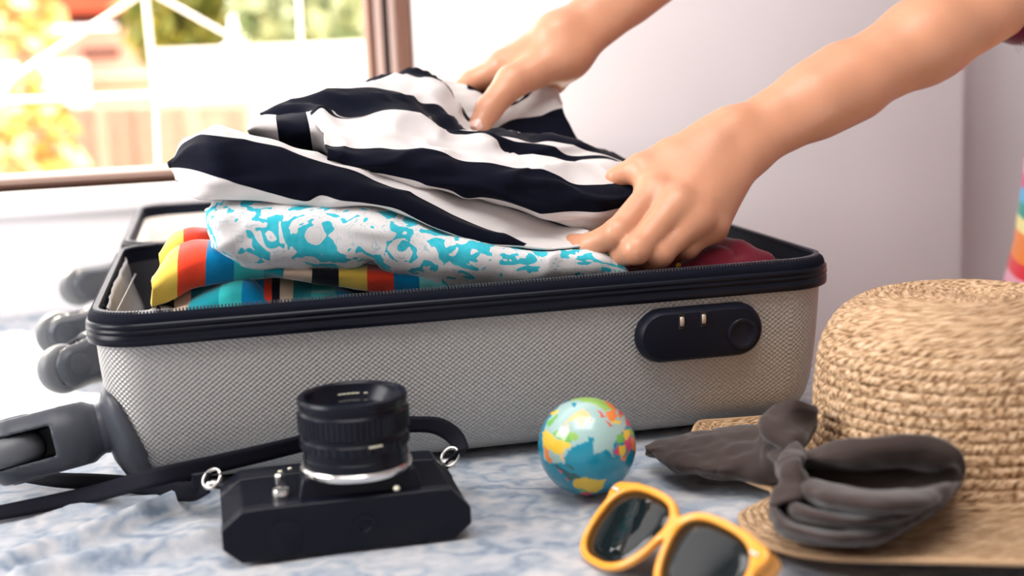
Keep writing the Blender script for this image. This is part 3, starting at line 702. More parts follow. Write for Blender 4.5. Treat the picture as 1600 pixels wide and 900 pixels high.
# --- rainbow striped knit
KC = dict(yellow=(.86, .60, .10), red=(.80, .06, .025), blue=(.0, .19, .40), teal=(.03, .42, .42), dteal=(.01, .25, .30), cream=(.72, .56, .42), black=(.014, .014, .022), aqua=(.18, .60, .58), maroon=(.14, .012, .02))
KN = list(KC); KM = [fabric('knit_'+k, c, 700, .9, .5 if k not in ('black', 'maroon') else .15) for k, c in KC.items()]
knit = thing('striped_knitwear', 'multicoloured striped knitwear bunched at the left end of the suitcase', 'clothing', P(420, 470, .06))
def knit_fold(name, rows, bounds, n, seed, amp=.0014, back=.06):
    R = [row(r, v, n, True) for r, v in rows]; x0, x1 = rows[-1][0][0][0], rows[-1][0][-1][0]
    def cm(s):
        x = x0+s*(x1-x0)
        for lim, k in bounds:
            if x < lim: return KN.index(k)
        return KN.index(bounds[-1][1])
    g = loft_grid_fixed(np.array([shift(R[0], .0, back, -.03), shift(R[0], 0, back*.3, -.004), *R, shift(R[-1], 0, .02, .002), shift(R[-1], 0, .05, -.008), shift(R[-1], 0, .06, -.05)]), 8)
    g = wrinkle(g, amp, 35, seed, (1, 1, 1.4), 3)
    return grid_mesh(name, g, KM, knit, colmat=cm, thick=.002)
knit_fold('upper_fold', [([(243, 430), (262, 400), (290, 382), (320, 376), (345, 377), (390, 390), (430, 418), (480, 421), (560, 416), (650, 424), (745, 440)], .075), ([(238, 452), (262, 432), (300, 412), (345, 402), (390, 412), (430, 425), (480, 429), (560, 432), (650, 440), (748, 446)], .045), ([(236, 476), (262, 468), (300, 449), (345, 440), (390, 434), (430, 431), (480, 438), (560, 449), (650, 461), (750, 456)], .052)],
          [(275, 'yellow'), (319, 'red'), (364, 'blue'), (412, 'teal'), (442, 'dteal'), (485, 'cream'), (529, 'black'), (572, 'yellow'), (614, 'red'), (655, 'blue'), (697, 'aqua'), (999, 'teal')], 220, 31)
knit_fold('back_fold', [([(252, 398), (268, 372), (285, 361), (320, 359), (350, 360)], .14), ([(250, 408), (275, 388), (300, 380), (325, 376), (352, 376)], .115), ([(250, 420), (275, 405), (300, 396), (325, 392), (355, 392)], .115)], [(288, 'yellow'), (333, 'red'), (999, 'blue')], 80, 33)
knit_fold('lower_fold', [([(248, 462), (275, 455), (310, 440), (350, 436), (400, 431), (440, 434), (500, 440), (600, 455)], .085), ([(246, 474), (275, 468), (310, 458), (350, 452), (400, 448), (440, 452), (500, 455), (600, 466)], .060), ([(244, 500), (275, 496), (310, 492), (350, 490), (400, 488), (440, 486), (500, 484), (600, 484)], .045)],
          [(268, 'black'), (296, 'cream'), (335, 'dteal'), (372, 'teal'), (410, 'blue'), (422, 'red'), (434, 'black'), (456, 'cream'), (485, 'dteal'), (524, 'teal'), (566, 'blue'), (999, 'maroon')], 170, 35, .006)
knit_fold('draped_fold', [([(300, 470), (340, 452), (375, 436), (395, 440), (425, 470)], .055), ([(290, 490), (330, 475), (365, 462), (392, 462), (425, 484)], .042), ([(285, 505), (330, 500), (365, 498), (392, 496), (428, 495)], .040)], [(340, 'dteal'), (375, 'teal'), (999, 'blue')], 60, 37, .003, .05)

# --- maroon garment at the right end
maroon = thing('maroon_garment', 'crumpled maroon garment with tiny yellow motifs in the right end of the suitcase', 'clothing', P(1100, 415, .09))
def maroon_cloth():
    n = 110; m_mar = fabric('maroon_cotton', (.14, .013, .024), sheen=.3)
    t = [(955, 402), (1010, 396), (1045, 388), (1075, 372), (1100, 363), (1135, 357), (1158, 361), (1180, 380), (1215, 396)]
    m = [(960, 412), (1010, 408), (1050, 402), (1085, 388), (1110, 377), (1150, 376), (1185, 388), (1226, 405)]
    b = [(965, 432), (1010, 428), (1060, 424), (1110, 418), (1150, 415), (1190, 412), (1228, 410)]
    R = [row(t, .17, n), row(m, .075, n), row(b, .03, n)]; m0 = [.5*(x+y)-.012*Z3 for x, y in zip(R[0], R[1])]
    g = loft_grid_fixed(np.array([shift(R[0], 0, .12, -.03), shift(R[0], 0, .05, -.003), R[0], m0, R[1], R[2], shift(R[2], 0, .0, -.05)]), 9)
    g = wrinkle(g, .0045, 30, 41, (1, 1, 1), 3, 1.2)
    for q in g.reshape(-1, 3):
        s = toS(q); lim = .474 if s[2] < .15 else .48; c_ = np.array([min(s[0], lim-.02*max(0, s[1]-.2)), min(s[1], .30), min(s[2], .150 if s[1] < .2 else .135)]); q[:] = S(*c_)
    o = grid_mesh('folded_cloth', g, m_mar, maroon, thick=.0012)
    m_dot = fabric('yellow_print', (.75, .45, .05))
    for px, py, v in ((1172, 401, .048), (1001, 411, .05), (1060, 415, .04)):
        q = P(px, py, v); MB().lathe([(.0022, -.0006), (.0022, .0006), (.001, .001)], q, (0, -.8, .6), 12).build('motif', m_dot, maroon, True)
maroon_cloth()

# ================================================================== PERSON
m_skin = mat('skin', (.60, .285, .165), .40, spec=.5, bump=(260, .10, .0010), sss=.12, mottle=(28, (.66, .31, .18), .4, .65))
person = thing('person', 'person in maroon top and rainbow striped skirt, both hands gripping the striped shirt', 'person', S(1.06, .27, -.55))
def Jv(px, py, v): return P(px, py, v)
def hand_fn(wr, mcps, fingers, thumb, elbow, extra=()):
    palm = [(wr[0], m, wr[2], r) for m, r in mcps] + [(wr[1], m, wr[2], r) for m, r in mcps[-2:]] + [(wr[0], wr[1], wr[2], wr[2])]
    mid = .5*(wr[0]+wr[1]); d = elbow[0]-mid
    arm = [(wr[0], wr[0]+d*.35, wr[2], elbow[1]*.70), (wr[1], wr[1]+d*.35, wr[2], elbow[1]*.68), (mid+d*.25, mid+d*.62, elbow[1]*.80, elbow[1]), (mid+d*.6, elbow[0], elbow[1], elbow[1]*.95)]
    def fn(p):
        f = None
        for a, b, ra, rb in palm: 
            q = cap_sdf(p, a, b, ra, rb); f = q if f is None else smin(f, q, .010)
        for (m0, r0), (m1, r1) in zip(mcps[:-1], mcps[1:]): f = smin(f, cap_sdf(p, m0, m1, r0*.92, r1*.92), .006)
        for a, b, ra, rb in extra: f = smin(f, cap_sdf(p, a, b, ra, rb), .010)
        for a, b, ra, rb in arm: f = smin(f, cap_sdf(p, a, b, ra, rb), .014)
        out = f
        for ch, rr in fingers:
            q = None
            for a, b, ra, rb in zip(ch[:-1], ch[1:], rr[:-1], rr[1:]):
                s = cap_sdf(p, a, b, ra, rb); q = s if q is None else smin(q, s, .0035)
            for k in (1, 2):
                if k < len(ch): q = smin(q, np.linalg.norm(p-ch[k], axis=-1)-rr[k]*1.03, .002)     # joint swelling
            out = np.minimum(out, smin(q, f, .0055))
        ch, rr = thumb; q = None
        for a, b, ra, rb in zip(ch[:-1], ch[1:], rr[:-1], rr[1:]):
            s = cap_sdf(p, a, b, ra, rb); q = s if q is None else smin(q, s, .005)
        out = np.minimum(out, smin(q, f, .013))
        return out
    pts = np.array(list(wr[:2])+[elbow[0]]+[x for ch, _ in fingers for x in ch]+list(thumb[0]))
    return fn, pts.min(0)-.045, pts.max(0)+.045
BV, BF = [], []
def add_body(V, F):
    k = sum(len(v) for v in BV); BV.append(V); BF.append(F+k)
def near_hand():
    w0, w1 = Jv(1140, 212, .085), Jv(1164, 237, .080)
    I = [Jv(1022, 299, .052), Jv(964, 364, .030), Jv(921, 384, .046), Jv(893, 380, .068)]
    M = [Jv(1056, 320, .038), Jv(994, 390, .018), Jv(960, 402, .045), Jv(946, 396, .070)]
    R = [Jv(1087, 342, .036), Jv(1030, 397, .022), Jv(1003, 408, .05), Jv(992, 400, .072)]
    K = [Jv(1112, 354, .044), Jv(1074, 386, .036), Jv(1050, 398, .058), Jv(1040, 396, .074)]
    T = [Jv(1100, 225, .082), Jv(1046, 243, .078), Jv(1000, 262, .074), Jv(962, 277, .080)]
    fn, lo, hi = hand_fn((w0, w1, .0150), [(I[0]+.004*B3, .0125), (M[0]+.004*B3, .0125), (R[0]+.004*B3, .0118), (K[0]+.003*B3, .0110)],
        [(I, [.0112, .0098, .0085, .0072]), (M, [.0114, .0100, .0086, .0072]), (R, [.0108, .0094, .0082, .0070]), (K, [.0098, .0082, .0072, .0062])],
        (T, [.0165, .0120, .0098, .0078]), (Jv(1615, -32, .14), .0325), [(M[0]-.003*B3, M[0]+.25*(M[1]-M[0]), .0106, .009), (R[0]-.003*B3, R[0]+.25*(R[1]-R[0]), .0100, .009)])
    V, F = surface_nets(fn, lo, hi, .0017, 2); add_body(V, F)
    return T
def far_hand():
    w0, w1 = Jv(870, 58, .236), Jv(890, 84, .232)
    I = [Jv(786, 103, .248), Jv(738, 128, .262), Jv(708, 150, .262), Jv(692, 166, .256)]
    M = [Jv(804, 93, .264), Jv(752, 124, .280), Jv(728, 152, .276), Jv(716, 168, .268)]
    R = [Jv(824, 92, .276), Jv(780, 128, .294), Jv(760, 155, .288), Jv(750, 172, .28)]
    K = [Jv(842, 98, .284), Jv(808, 130, .300), Jv(792, 154, .294), Jv(784, 168, .286)]
    T = [Jv(866, 96, .228), Jv(800, 128, .216), Jv(764, 170, .204), Jv(748, 198, .196)]
    fn, lo, hi = hand_fn((w0, w1, .0145), [(I[0], .0125), (M[0], .012), (R[0], .0112), (K[0], .0108)],
        [(I, [.0112, .0098, .0084, .0072]), (M, [.0112, .0098, .0084, .0072]), (R, [.0106, .0092, .0080, .0070]), (K, [.0096, .0082, .0072, .0062])],
        (T, [.0170, .0132, .0104, .0088]), (Jv(1262, -239, .30), .0265), [(Jv(884, 96, .238), Jv(866, 128, .248), .014, .011)])
    V, F = surface_nets(fn, lo, hi, .0017, 2); add_body(V, F)
    return T
TN = near_hand(); TF = far_hand()
ER, EL = Jv(1615, -32, .14), Jv(1262, -239, .30)
def torso():
    sR, sL = S(.94, .10, .56), S(.86, .42, .60); ch, pv, nk = S(.93, .27, .50), S(1.05, .27, .14), S(.86, .27, .66); hd = S(.80, .27, .78)
    def fn(p):
        f = cap_sdf(p, ER, sR, .034, .045); f = smin(f, cap_sdf(p, EL, sL, .030, .045), .02)
        f = smin(f, cap_sdf(p, sR, sL, .055, .055), .03); f = smin(f, cap_sdf(p, ch, pv, .11, .10, (B3, .78)), .05); f = smin(f, cap_sdf(p, pv, pv+.04*A3, .125, .12, (B3, .8)), .05)
        f = smin(f, cap_sdf(p, nk-.05*Z3, hd, .048, .046), .03); f = smin(f, ell_sdf(p, hd+.04*Z3-.01*A3, np.eye(3), (.085, .078, .11)), .02)
        f = smin(f, cap_sdf(p, hd-.085*A3+.03*Z3, hd-.105*A3+.005*Z3, .010, .013), .012)              # nose
        for s in (-1, 1):
            f = smin(f, cap_sdf(p, hd+s*.078*B3+.04*Z3, hd+s*.083*B3+.015*Z3, .014, .010), .006)      # ears
            f = smin(f, cap_sdf(p, pv+s*.085*B3, S(1.06, .27+s*.09, -.12), .085, .066), .04); f = smin(f, cap_sdf(p, S(1.06, .27+s*.09, -.12), S(1.08, .27+s*.09, -.49), .062, .038), .03)
            f = smin(f, cap_sdf(p, S(1.07, .27+s*.09, -.52), S(.93, .27+s*.10, -.53), .030, .024), .02)
        return f
    pts = np.array([ER, EL, S(1.25, .55, .98), S(.80, 0, -.56), S(1.2, .0, -.56), S(.6, .5, .9)])
    V, F = surface_nets(fn, pts.min(0)-.05, pts.max(0)+.05, .006, 2); add_body(V, F)
    # hair, eyes, mouth
    m_hair = mat('dark_hair', (.02, .013, .010), .45, bump=(300, .6, .003)); c = hd+.04*Z3
    V, F = surface_nets(lambda p: np.maximum(ell_sdf(p, c+.022*A3+.015*Z3, np.eye(3), (.095, .092, .115)), -((p-c) @ (A3*.8+Z3*.6))-.018), c-.15, c+.16, .006, 1)
    link_mesh('hair', V, F, m_hair, person)
    for s in (-1, 1): MB().lathe([(.002, -.012), (.010, -.006), (.012, 0), (.009, .006), (.002, .009)], hd-.083*A3+s*.032*B3+.045*Z3, -A3, 14).build('eye', mat('eye', (.05, .03, .02), .2), person, True)
    MB().tube([hd-.078*A3-.024*B3-.028*Z3, hd-.090*A3-.027*Z3, hd-.078*A3+.024*B3-.028*Z3], [.003, .006, .003], 8, n=10).build('lips', mat('lips', (.5, .15, .13), .4), person, True)
    # maroon top with sleeves
    m_top = fabric('top_maroon', (.16, .012, .035))
    V, F = surface_nets(lambda p: np.maximum(smin(smin(cap_sdf(p, sR, sL, .066, .066), cap_sdf(p, ch, pv, .122, .112, (B3, .78)), .05), smin(cap_sdf(p, ER+.03*(ER-sR), sR, .046, .056), cap_sdf(p, EL, sL, .042, .056), .01), .03), -np.maximum(cap_sdf(p, nk-.05*Z3, hd, .056, .054), -1)), pts.min(0)-.06, pts.max(0)+.05, .006, 2)
    link_mesh('top', V, F, m_top, person)
torso()
link_mesh('body', np.concatenate(BV), np.concatenate(BF), m_skin, person)
def sleeve_end():
    m_top = bpy.data.materials['top_maroon']; ax = ER-Jv(1152, 222, .08); ax /= np.linalg.norm(ax); o = ER-ax*.030
    m = MB().lathe([(.0335, 0), (.0375, -.001), (.042, .006), (.045, .03), (.048, .07), (.046, .075)], o, ax, 32, cap=False); m.build('sleeve_cuff', m_top, person, True)
    t = MB(); e = np.cross(ax, B3); e /= np.linalg.norm(e)
    if e[2] > 0: e = -e
    for k in range(4): t.tube([o+e*.036+B3*(k-2)*.004-ax*.001, o+e*(.041+.002*k)-ax*.005+B3*(k-2)*.005, o+e*(.043+.002*k)-ax*.004+B3*(k-2)*.004], .0004, 5, n=6)
    t.build('loose_threads', m_ivory, person, True)
sleeve_end()
def nail(T, out, name):
    tip, ip = T[-1], T[-2]; d = tip-ip; d /= np.linalg.norm(d); n = np.asarray(out)-d*(np.asarray(out) @ d); n /= np.linalg.norm(n); s = np.cross(d, n); g = np.zeros((9, 9, 3))
    for i in range(9):
        for j in range(9):
            a, b = (j-4)/4, i/8; w = .0060*math.sqrt(max(.05, 1-(2*b-1)**4*.6)); g[i, j] = tip + d*(-.006+b*.0125) + s*a*w + n*(.0086-.0030*a*a-.0008*abs(2*b-1)**2)
    grid_mesh(name, g, mat('nail', (.78, .50, .42), .25, coat=.3), person, thick=.0006)
nail(TF, -B3*.8-A3*.5, 'thumbnail')
def skirt():
    cols = [(.85, .22, .02), (.88, .78, .30), (.0, .30, .24), (.05, .42, .75), (.70, .03, .22), (.85, .38, .50), (.75, .02, .04), (.85, .22, .02)]
    ms = [fabric('skirt_%d' % i, c) for i, c in enumerate(cols)]
    zs = np.arange(-.30, .36, .0143/2); n = 90; g = np.zeros((len(zs), n, 3)); fm = []
    for i, z in enumerate(zs):
        t = (z+.30)/.66; r = np.interp(z, [-.30, .0, .057, .172, .26, .36], [.250, .214, .202, .190, .165, .130])
        for k in range(n):
            a = 2*math.pi*k/n; w = 1+.05*(1-t)*math.sin(a*11+.4)*max(0, .3-z); g[i, k] = S(1.06+r*w*math.cos(a), .27+r*w*1.0*math.sin(a), z)
    o = grid_mesh('skirt', g, ms, person, close=True, thick=.002, facemat=lambda b, a: int(np.floor(((zs[0]+b*(zs[-1]-zs[0]))-.0535)/.0143)) % 8)
skirt()

# ================================================================== FILM CAMERA lying on its back
def film_camera():
    C0 = S(.073, -.131, 0); root = thing('film_camera', 'black film camera lying on its back with the lens pointing up', 'camera', C0+.07*A3+.04*B3)
    T = lambda p: C0+p[0]*A3+p[1]*B3+p[2]*Z3
    Wc, Dc, Hc = .140, .080, .0300
    m_body = mat('camera_leatherette', (.004, .005, .010), .5, spec=.08, bump=(900, .5, .0008)); m_plate = mat('camera_black_metal', (.006, .007, .013), .30, spec=.16); m_chrome = mat('camera_chrome', (.75, .73, .70), .22, metal=1.0); m_lens = mat('lens_black', (.004, .005, .011), .28, spec=.2); m_mark = mat('lens_print', (.75, .72, .55), .5)
    prof = [(0, .009), (.010, 0), (.130, 0), (.140, .008), (.140, .017), (.129, .0295), (.118, .0300), (.024, .0300), (.012, .0295), (0, .020)]
    def ext(v0, v1, k, name, m, grow=0.0):
        c = np.array([.070, .015]); n = len(prof); V = []
        for v in (v0, v1):
            for x, z in prof:
                q = np.array([x, z]); q = q+np.sign(q-c)*grow; V.append(T((q[0], v, q[1])))
        F = [(i, (i+1) % n, n+(i+1) % n, n+i) for i in range(n)] + [tuple(range(n))[::-1], tuple(range(n, 2*n))]
        return bevel(link_mesh(name, V, F, m, root, False), .0012, 3, 20)
    ext(.0085, .060, 0, 'body', m_body); ext(0, .009, 0, 'base_plate', m_plate, .0004); ext(.060, Dc, 0, 'top_plate', m_plate, .0004)
    lc = toS(G(557, 722, .043)); c0 = toS(C0); lu, lv = lc[0]-c0[0], lc[1]-c0[1]
    mh = MB(); V = []; n = 6
    out = [(lu-.036, .010), (lu+.036, .010), (lu+.034, .045), (lu+.022, .072), (lu-.022, .072), (lu-.034, .045)]
    for k, z in ((1.0, .028), (.93, .038), (.90, .041)):
        for x, y in out: V.append(T((lu+(x-lu)*k, lv+(y-lv)*k if False else .042+(y-.042)*k, z)))
    F = [(i*n+j, i*n+(j+1) % n, (i+1)*n+(j+1) % n, (i+1)*n+j) for i in range(2) for j in range(n)]+[tuple(2*n+j for j in range(n))]
    bevel(link_mesh('mount_housing', V, F, m_plate, root, False), .0015, 3, 15)
    pr = MB(); pv = [(lu-.026, Dc-.004), (lu+.026, Dc-.004), (lu+.017, Dc+.014), (lu-.017, Dc+.014)]; V = [T((x, y, z)) for z in (.002, .034) for x, y in pv]
    bevel(link_mesh('prism_housing', V, [(0, 1, 2, 3)[::-1], (4, 5, 6, 7), (0, 1, 5, 4), (1, 2, 6, 5), (2, 3, 7, 6), (3, 0, 4, 7)], m_plate, root, False), .003, 3)
    c = T((lu, lv, 0))
    def lat(name, prof, m, par=root, seg=72, cc=c, ax=Z3, ang=30): return smooth_by_angle(MB().lathe(prof, cc, ax, seg).build(name, m, par, True), ang)
    ln = lat('lens_barrel', [(0.0305, 0.0440), (0.0305, 0.0493), (0.0300, 0.0498), (0.0300, 0.0546), (0.0311, 0.0551), (0.0313, 0.0599), (0.0305, 0.0608), (0.0305, 0.0635), (0.0315, 0.0642), (0.0319, 0.0759), (0.0313, 0.0767), (0.0307, 0.0772), (0.0307, 0.0790), (0.0317, 0.0796), (0.0319, 0.0829), (0.0311, 0.0843), (0.0286, 0.0844), (0.0275, 0.0834), (0.0268, 0.0794), (0.0236, 0.0754), (0.0233, 0.0745), (0.0199, 0.0743)], m_lens)
    lat('mount_ring', [(.0322, .0405), (.0326, .0415), (.0326, .0435), (.0316, .0448), (.029, .0449)], m_chrome)
    # knurled focus ring
    def knurl(name, r, z0, z1, n):
        V = []; F = []
        for z in (z0, z1):
            for k in range(2*n):
                a = math.pi*k/n; rr = r+(.0005 if k % 2 else -.0002); V.append(c+np.array([rr*math.cos(a), rr*math.sin(a), z]))
        F = [(k, (k+1) % (2*n), 2*n+(k+1) % (2*n), 2*n+k) for k in range(2*n)]
        link_mesh(name, V, F, m_lens, ln, False)
    knurl('focus_grip', .0319, 0.0645, 0.0754, 60); knurl('aperture_grip', .0314, 0.0553, 0.0598, 40)
    lat('front_glass', [(.0236, .0744), (.020, .0760), (.014, .0772), (.006, .0778), (.001, .0779)], mat('lens_glass', (.004, .006, .012), .04, spec=.8, coat=1.0), ln)
    for k in range(7):
        if k == 1: continue
        a = math.radians(78+k*6); p = c+np.array([.0250*math.cos(a), .0250*math.sin(a), .0780]); MB().box((-.0011, -.0007, -.0003), (.0011, .0007, .0003), lambda w: p+w[0]*A3+w[1]*B3*.7+w[2]*Z3+.0*p).build('lens_lettering', m_mark, ln)
    def dot(px, py, r, name='index_mark', w=1.0):
        q = ray(px, py); o = CO_-c; a_ = q[0]**2+q[1]**2; b_ = 2*(q[0]*o[0]+q[1]*o[1]); rr = .0312 if py > 690 else .0306; cc = o[0]**2+o[1]**2-rr**2; t = (-b_-math.sqrt(max(0, b_*b_-4*a_*cc)))/(2*a_); p = CO_+t*q; nn = p-c; nn[2] = 0; nn /= np.linalg.norm(nn); tt = np.cross(Z3, nn)
        MB().box((-r*w, -r, -.0006), (r*w, r, .0006), lambda v: p+tt*v[0]+Z3*v[1]+nn*v[2]).build(name, m_mark, ln)
    dot(520, 688, .0011); dot(587, 698, .0005, 'lens_lettering', 8); 
    q = G(620, 765, .0405); MB().lathe([(.0016, 0), (.0016, .0012), (.001, .0018)], q, Z3, 14).build('lens_release', m_mark, root, True)
    # self-timer lever and little controls on the front
    q = toS(G(440, 775, .030))-c0; lat('timer_pivot', [(.0052, .0), (.0052, .003), (.0045, .0045), (.002, .005)], m_chrome, cc=T((q[0], q[1], .0300)), seg=24)
    bevel(MB().box((q[0]-.003, q[1]+.003, .031), (q[0]+.003, q[1]+.019, .0345), T).build('timer_lever', m_plate, root), .001)
    lat('lever_tip', [(.0028, 0), (.0028, .004), (.002, .005)], m_chrome, cc=T((q[0], q[1]+.016, .0335)), seg=16)
    for u, r, h, z, m, nm in ((.030, .0085, .010, .017, m_plate, 'shutter_dial'), (.048, .0045, .008, .022, m_chrome, 'shutter_button'), (.013, .0075, .007, .016, m_plate, 'frame_counter'), (.116, .010, .012, .016, m_plate, 'rewind_knob')):
        lat(nm, [(r, 0), (r, h*.8), (r*.9, h), (r*.3, h)], m, cc=T((u, Dc-.001, z)), ax=B3, seg=28)
    for x, y in ((.036, .066), (.042, .070), (.052, .068)): MB().lathe([(.0014, 0), (.0014, .0008), (.0008, .001)], T((x, y, .0301)), Z3, 10).build('engraving', m_mark, root, True)
    lat('battery_cover', [(.010, 0), (.010, .0006), (.009, .0009), (.001, .0009)], m_plate, cc=T((.034, .0, .013)), ax=-B3, seg=32); lat('tripod_socket', [(.007, 0), (.007, .0007), (.0035, .0008), (.003, .0001)], m_plate, cc=T((lu, .0, .014)), ax=-B3, seg=32)
    # strap lugs
    for px, py, z, nm in ((331, 748, .026, 0), (703, 714, .026, 1)):
        p = G(px, py, z); a = [p+.0062*(math.cos(t)*(A3*.85+Z3*.3)+math.sin(t)*(B3*.5+Z3*.75)) for t in np.linspace(0, 2*math.pi, 26)]
        MB().tube(a, .0011, 8, closed=True).build('strap_ring', m_chrome, root, True); MB().lathe([(.0030, -.005), (.0034, 0), (.0028, .003), (.001, .004)], p-Z3*.004, -A3 if nm == 0 else A3, 16).build('strap_lug', m_chrome, root, True)
    # strap
    m_strap = mat('strap_webbing', (.006, .006, .011), .7, spec=.1, bump=(1500, .4, .0006))
    def ribbon(name, pts, wid, th=.0014, n=120):
        c_ = cr_spline([p for p, _ in pts], n); w_ = cr_spline([np.asarray(w, float) for _, w in pts], n); w_ = w_/np.linalg.norm(w_, axis=1, keepdims=True)
        g = np.array([c_-w_*wid*.5, c_-w_*wid*.25, c_, c_+w_*wid*.25, c_+w_*wid*.5]); return grid_mesh(name, g, m_strap, root, thick=th)
    up = Z3; fl = B3
    ribbon('strap', [(G(706, 714, .027), A3*.7+Z3*.6), (P(722, 706, -.045), A3*.6+Z3*.7), (P(712, 684, -.038), Z3+A3*.5), (P(690, 668, -.034), Z3+A3*.2), (P(640, 663, -.030), Z3-B3*.1), (P(550, 672, -.028), Z3), (P(455, 697, -.030), Z3+B3*.2), (P(350, 722, -.034), Z3+B3*.4), (P(250, 744, -.042), Z3+B3*.7), (G(130, 775, .006), Z3*.75+B3), (G(0, 801, .004), Z3*.6+B3), (G(-130, 826, .003), Z3*.3+B3)], .0115)
    ribbon('strap_tail', [(G(326, 754, .024), B3*.4+Z3), (G(306, 766, .016), Z3+B3*.3), (G(285, 768, .010), Z3*.8+B3*.6), (G(230, 760, .006), Z3*.5+B3), (G(150, 753, .005), Z3*.4+B3), (G(90, 750, .006), Z3*.5+B3), (G(30, 742, .008), Z3*.6+B3), (G(-60, 728, .008), Z3*.5+B3)], .0125)
    p = G(318, 752, .022); bevel(MB().box((-.007, -.002, -.004), (.005, .004, .006), lambda w: p+A3*w[0]+B3*w[1]+Z3*w[2]).build('strap_buckle', m_plate, root), .0012)
film_camera()

# ================================================================== GLOBE BALL
def globe():
    R = .0305; c = G(917, 697, R); c = G(*pix(c), R)
    me = bpy.data.meshes.new('globe_ball'); bm = bmesh.new(); bmesh.ops.create_uvsphere(bm, u_segments=200, v_segments=120, radius=R); bm.to_mesh(me); bm.free()
    co = np.zeros(len(me.vertices)*3); me.vertices.foreach_get('co', co); co = co.reshape(-1, 3)
    sea, shal = (.0, .25, .37), (.36, .53, .50); Y, O, Gn, Pk, Ye2, Rd, Dk, Pe = (.88, .58, .06), (.85, .25, .06), (.18, .48, .10), (.75, .08, .16), (.80, .52, .03), (.72, .10, .06), (.02, .10, .10), (.88, .55, .25)
    LG = (.30, .52, .12)
    k = 200/947.0; X = lambda pts: [(820+x*k, 600+y*k) for x, y in pts]
    polys = [(shal, X([(130,380),(180,250),(260,150),(400,105),(560,130),(680,180),(760,250),(740,330),(650,450),(660,540),(600,480),(500,545),(480,470),(480,420),(400,450),(340,470),(300,540),(220,590),(140,560)])),
      (sea, X([(310,500),(360,470),(460,455),(470,390),(520,400),(500,520),(600,490),(640,520),(620,600),(480,640),(380,610),(320,560)])),
      (LG, X([(280,120),(420,85),(540,90),(640,150),(650,190),(590,195),(520,150),(400,120)])), (O, X([(550,92),(640,140),(690,190),(660,200),(610,150)])),
      (Pe, X([(270,310),(330,250),(390,200),(440,190),(490,240),(450,260),(430,320),(395,300),(380,260),(310,290)])), ((.80, .62, .5), X([(265,330),(330,300),(320,370),(300,390)])),
      (Gn, X([(165,280),(235,225),(240,250),(190,300),(170,320)])), (Y, X([(185,215),(250,180),(245,215),(200,235)])),
      (Gn, X([(205,370),(250,330),(290,390),(330,350),(390,370),(385,410),(300,440),(240,400)])), (LG, X([(330,340),(380,355),(400,400),(340,420)])),
      (Y, X([(128,360),(160,340),(200,370),(240,410),(340,440),(335,470),(300,480),(280,520),(240,530),(180,480),(140,470)])), (O, X([(135,455),(170,480),(195,570),(180,590),(150,530)])), (Pe, X([(250,520),(290,530),(290,570),(260,580)])),
      (Dk, X([(200,590),(250,600),(320,650),(420,680),(400,700),(330,720),(280,660)])), (Pk, X([(240,620),(280,640),(270,660)])), (Dk, X([(300,595),(350,610),(365,635),(330,625)])), (Rd, X([(300,700),(330,705),(315,725)])),
      (Ye2, X([(350,740),(380,705),(460,690),(510,710),(595,705),(580,770),(530,810),(470,800),(440,770),(370,770)])), (Gn, X([(380,775),(450,775),(460,800),(410,800)])), (Pk, X([(405,800),(470,800),(510,825),(420,830)])),
      (O, X([(590,210),(650,190),(690,240),(670,280),(620,270)])), (Rd, X([(540,190),(600,240),(570,250)])), (Y, X([(630,280),(720,270),(690,300)])), (Rd, X([(600,270),(650,300),(640,320)])), (O, X([(690,200),(730,220),(720,260),(700,250)])), (Pk, X([(700,180),(730,220),(700,230)])),
      (Gn, X([(680,370),(730,370),(745,430),(700,445),(680,430)])), (Y, X([(725,345),(780,330),(780,370),(750,420),(735,390)])), (Pk, X([(745,420),(790,370),(800,450),(770,510),(745,480)])), (O, X([(790,400),(825,400),(825,490),(795,500)])), (Pk, X([(660,490),(690,450),(710,490),(695,530),(665,520)])), (Y, X([(700,460),(745,450),(740,500),(710,550),(700,510)])), (O, X([(720,540),(770,510),(740,570),(700,560)])), (LG, X([(770,320),(810,350),(815,390),(785,380)])), (Pk, X([(740,240),(775,260),(790,310),(750,300)])), (Dk, X([(790,490),(815,500),(805,545)])),
      (shal, X([(190,540),(260,540),(300,590),(240,590)])), (sea, X([(345,145),(380,145),(375,175),(350,170)])), (O, X([(475,255),(505,255),(500,280)]))]
    def inside(px, py, poly):
        r = np.zeros(len(px), bool); n = len(poly)
        for i in range(n):
            x0, y0 = poly[i]; x1, y1 = poly[(i+1) % n]
            if y0 == y1: continue
            cr = ((y0 > py) != (y1 > py)) & (px < (x1-x0)*(py-y0)/(y1-y0)+x0); r ^= cr
        return r
    col = np.tile(np.array([*sea, 1.0]), (len(co), 1)); d = co+c-CO_; z = d @ CF_; px = 800+FPX*(d @ CR_)/z; py = 450-FPX*(d @ CU_)/z; front = (co @ (CO_-c)) > R*R
    jit = np.array([[vnoise(v, 260, 1), vnoise(v, 260, 9)] for v in co])*2.2
    for cc_, poly in polys: col[front & inside(px+jit[:, 0], py+jit[:, 1], poly), :3] = cc_
    lnd = np.array([vnoise(v, 55, 3)+.4*vnoise(v, 150, 4) for v in co]); pal_ = [Y, Gn, O, Pk, LG, Pe]; pid = np.array([int(abs(vnoise(v, 90, 11))*18) % 6 for v in co])
    b = (~front) & (lnd > .12); col[b, :3] = np.array(pal_)[pid[b]]; col[(~front) & (lnd > .05) & (lnd <= .12), :3] = shal
    ca = me.color_attributes.new('print', 'FLOAT_COLOR', 'POINT'); ca.data.foreach_set('color', col.astype(np.float32).ravel())
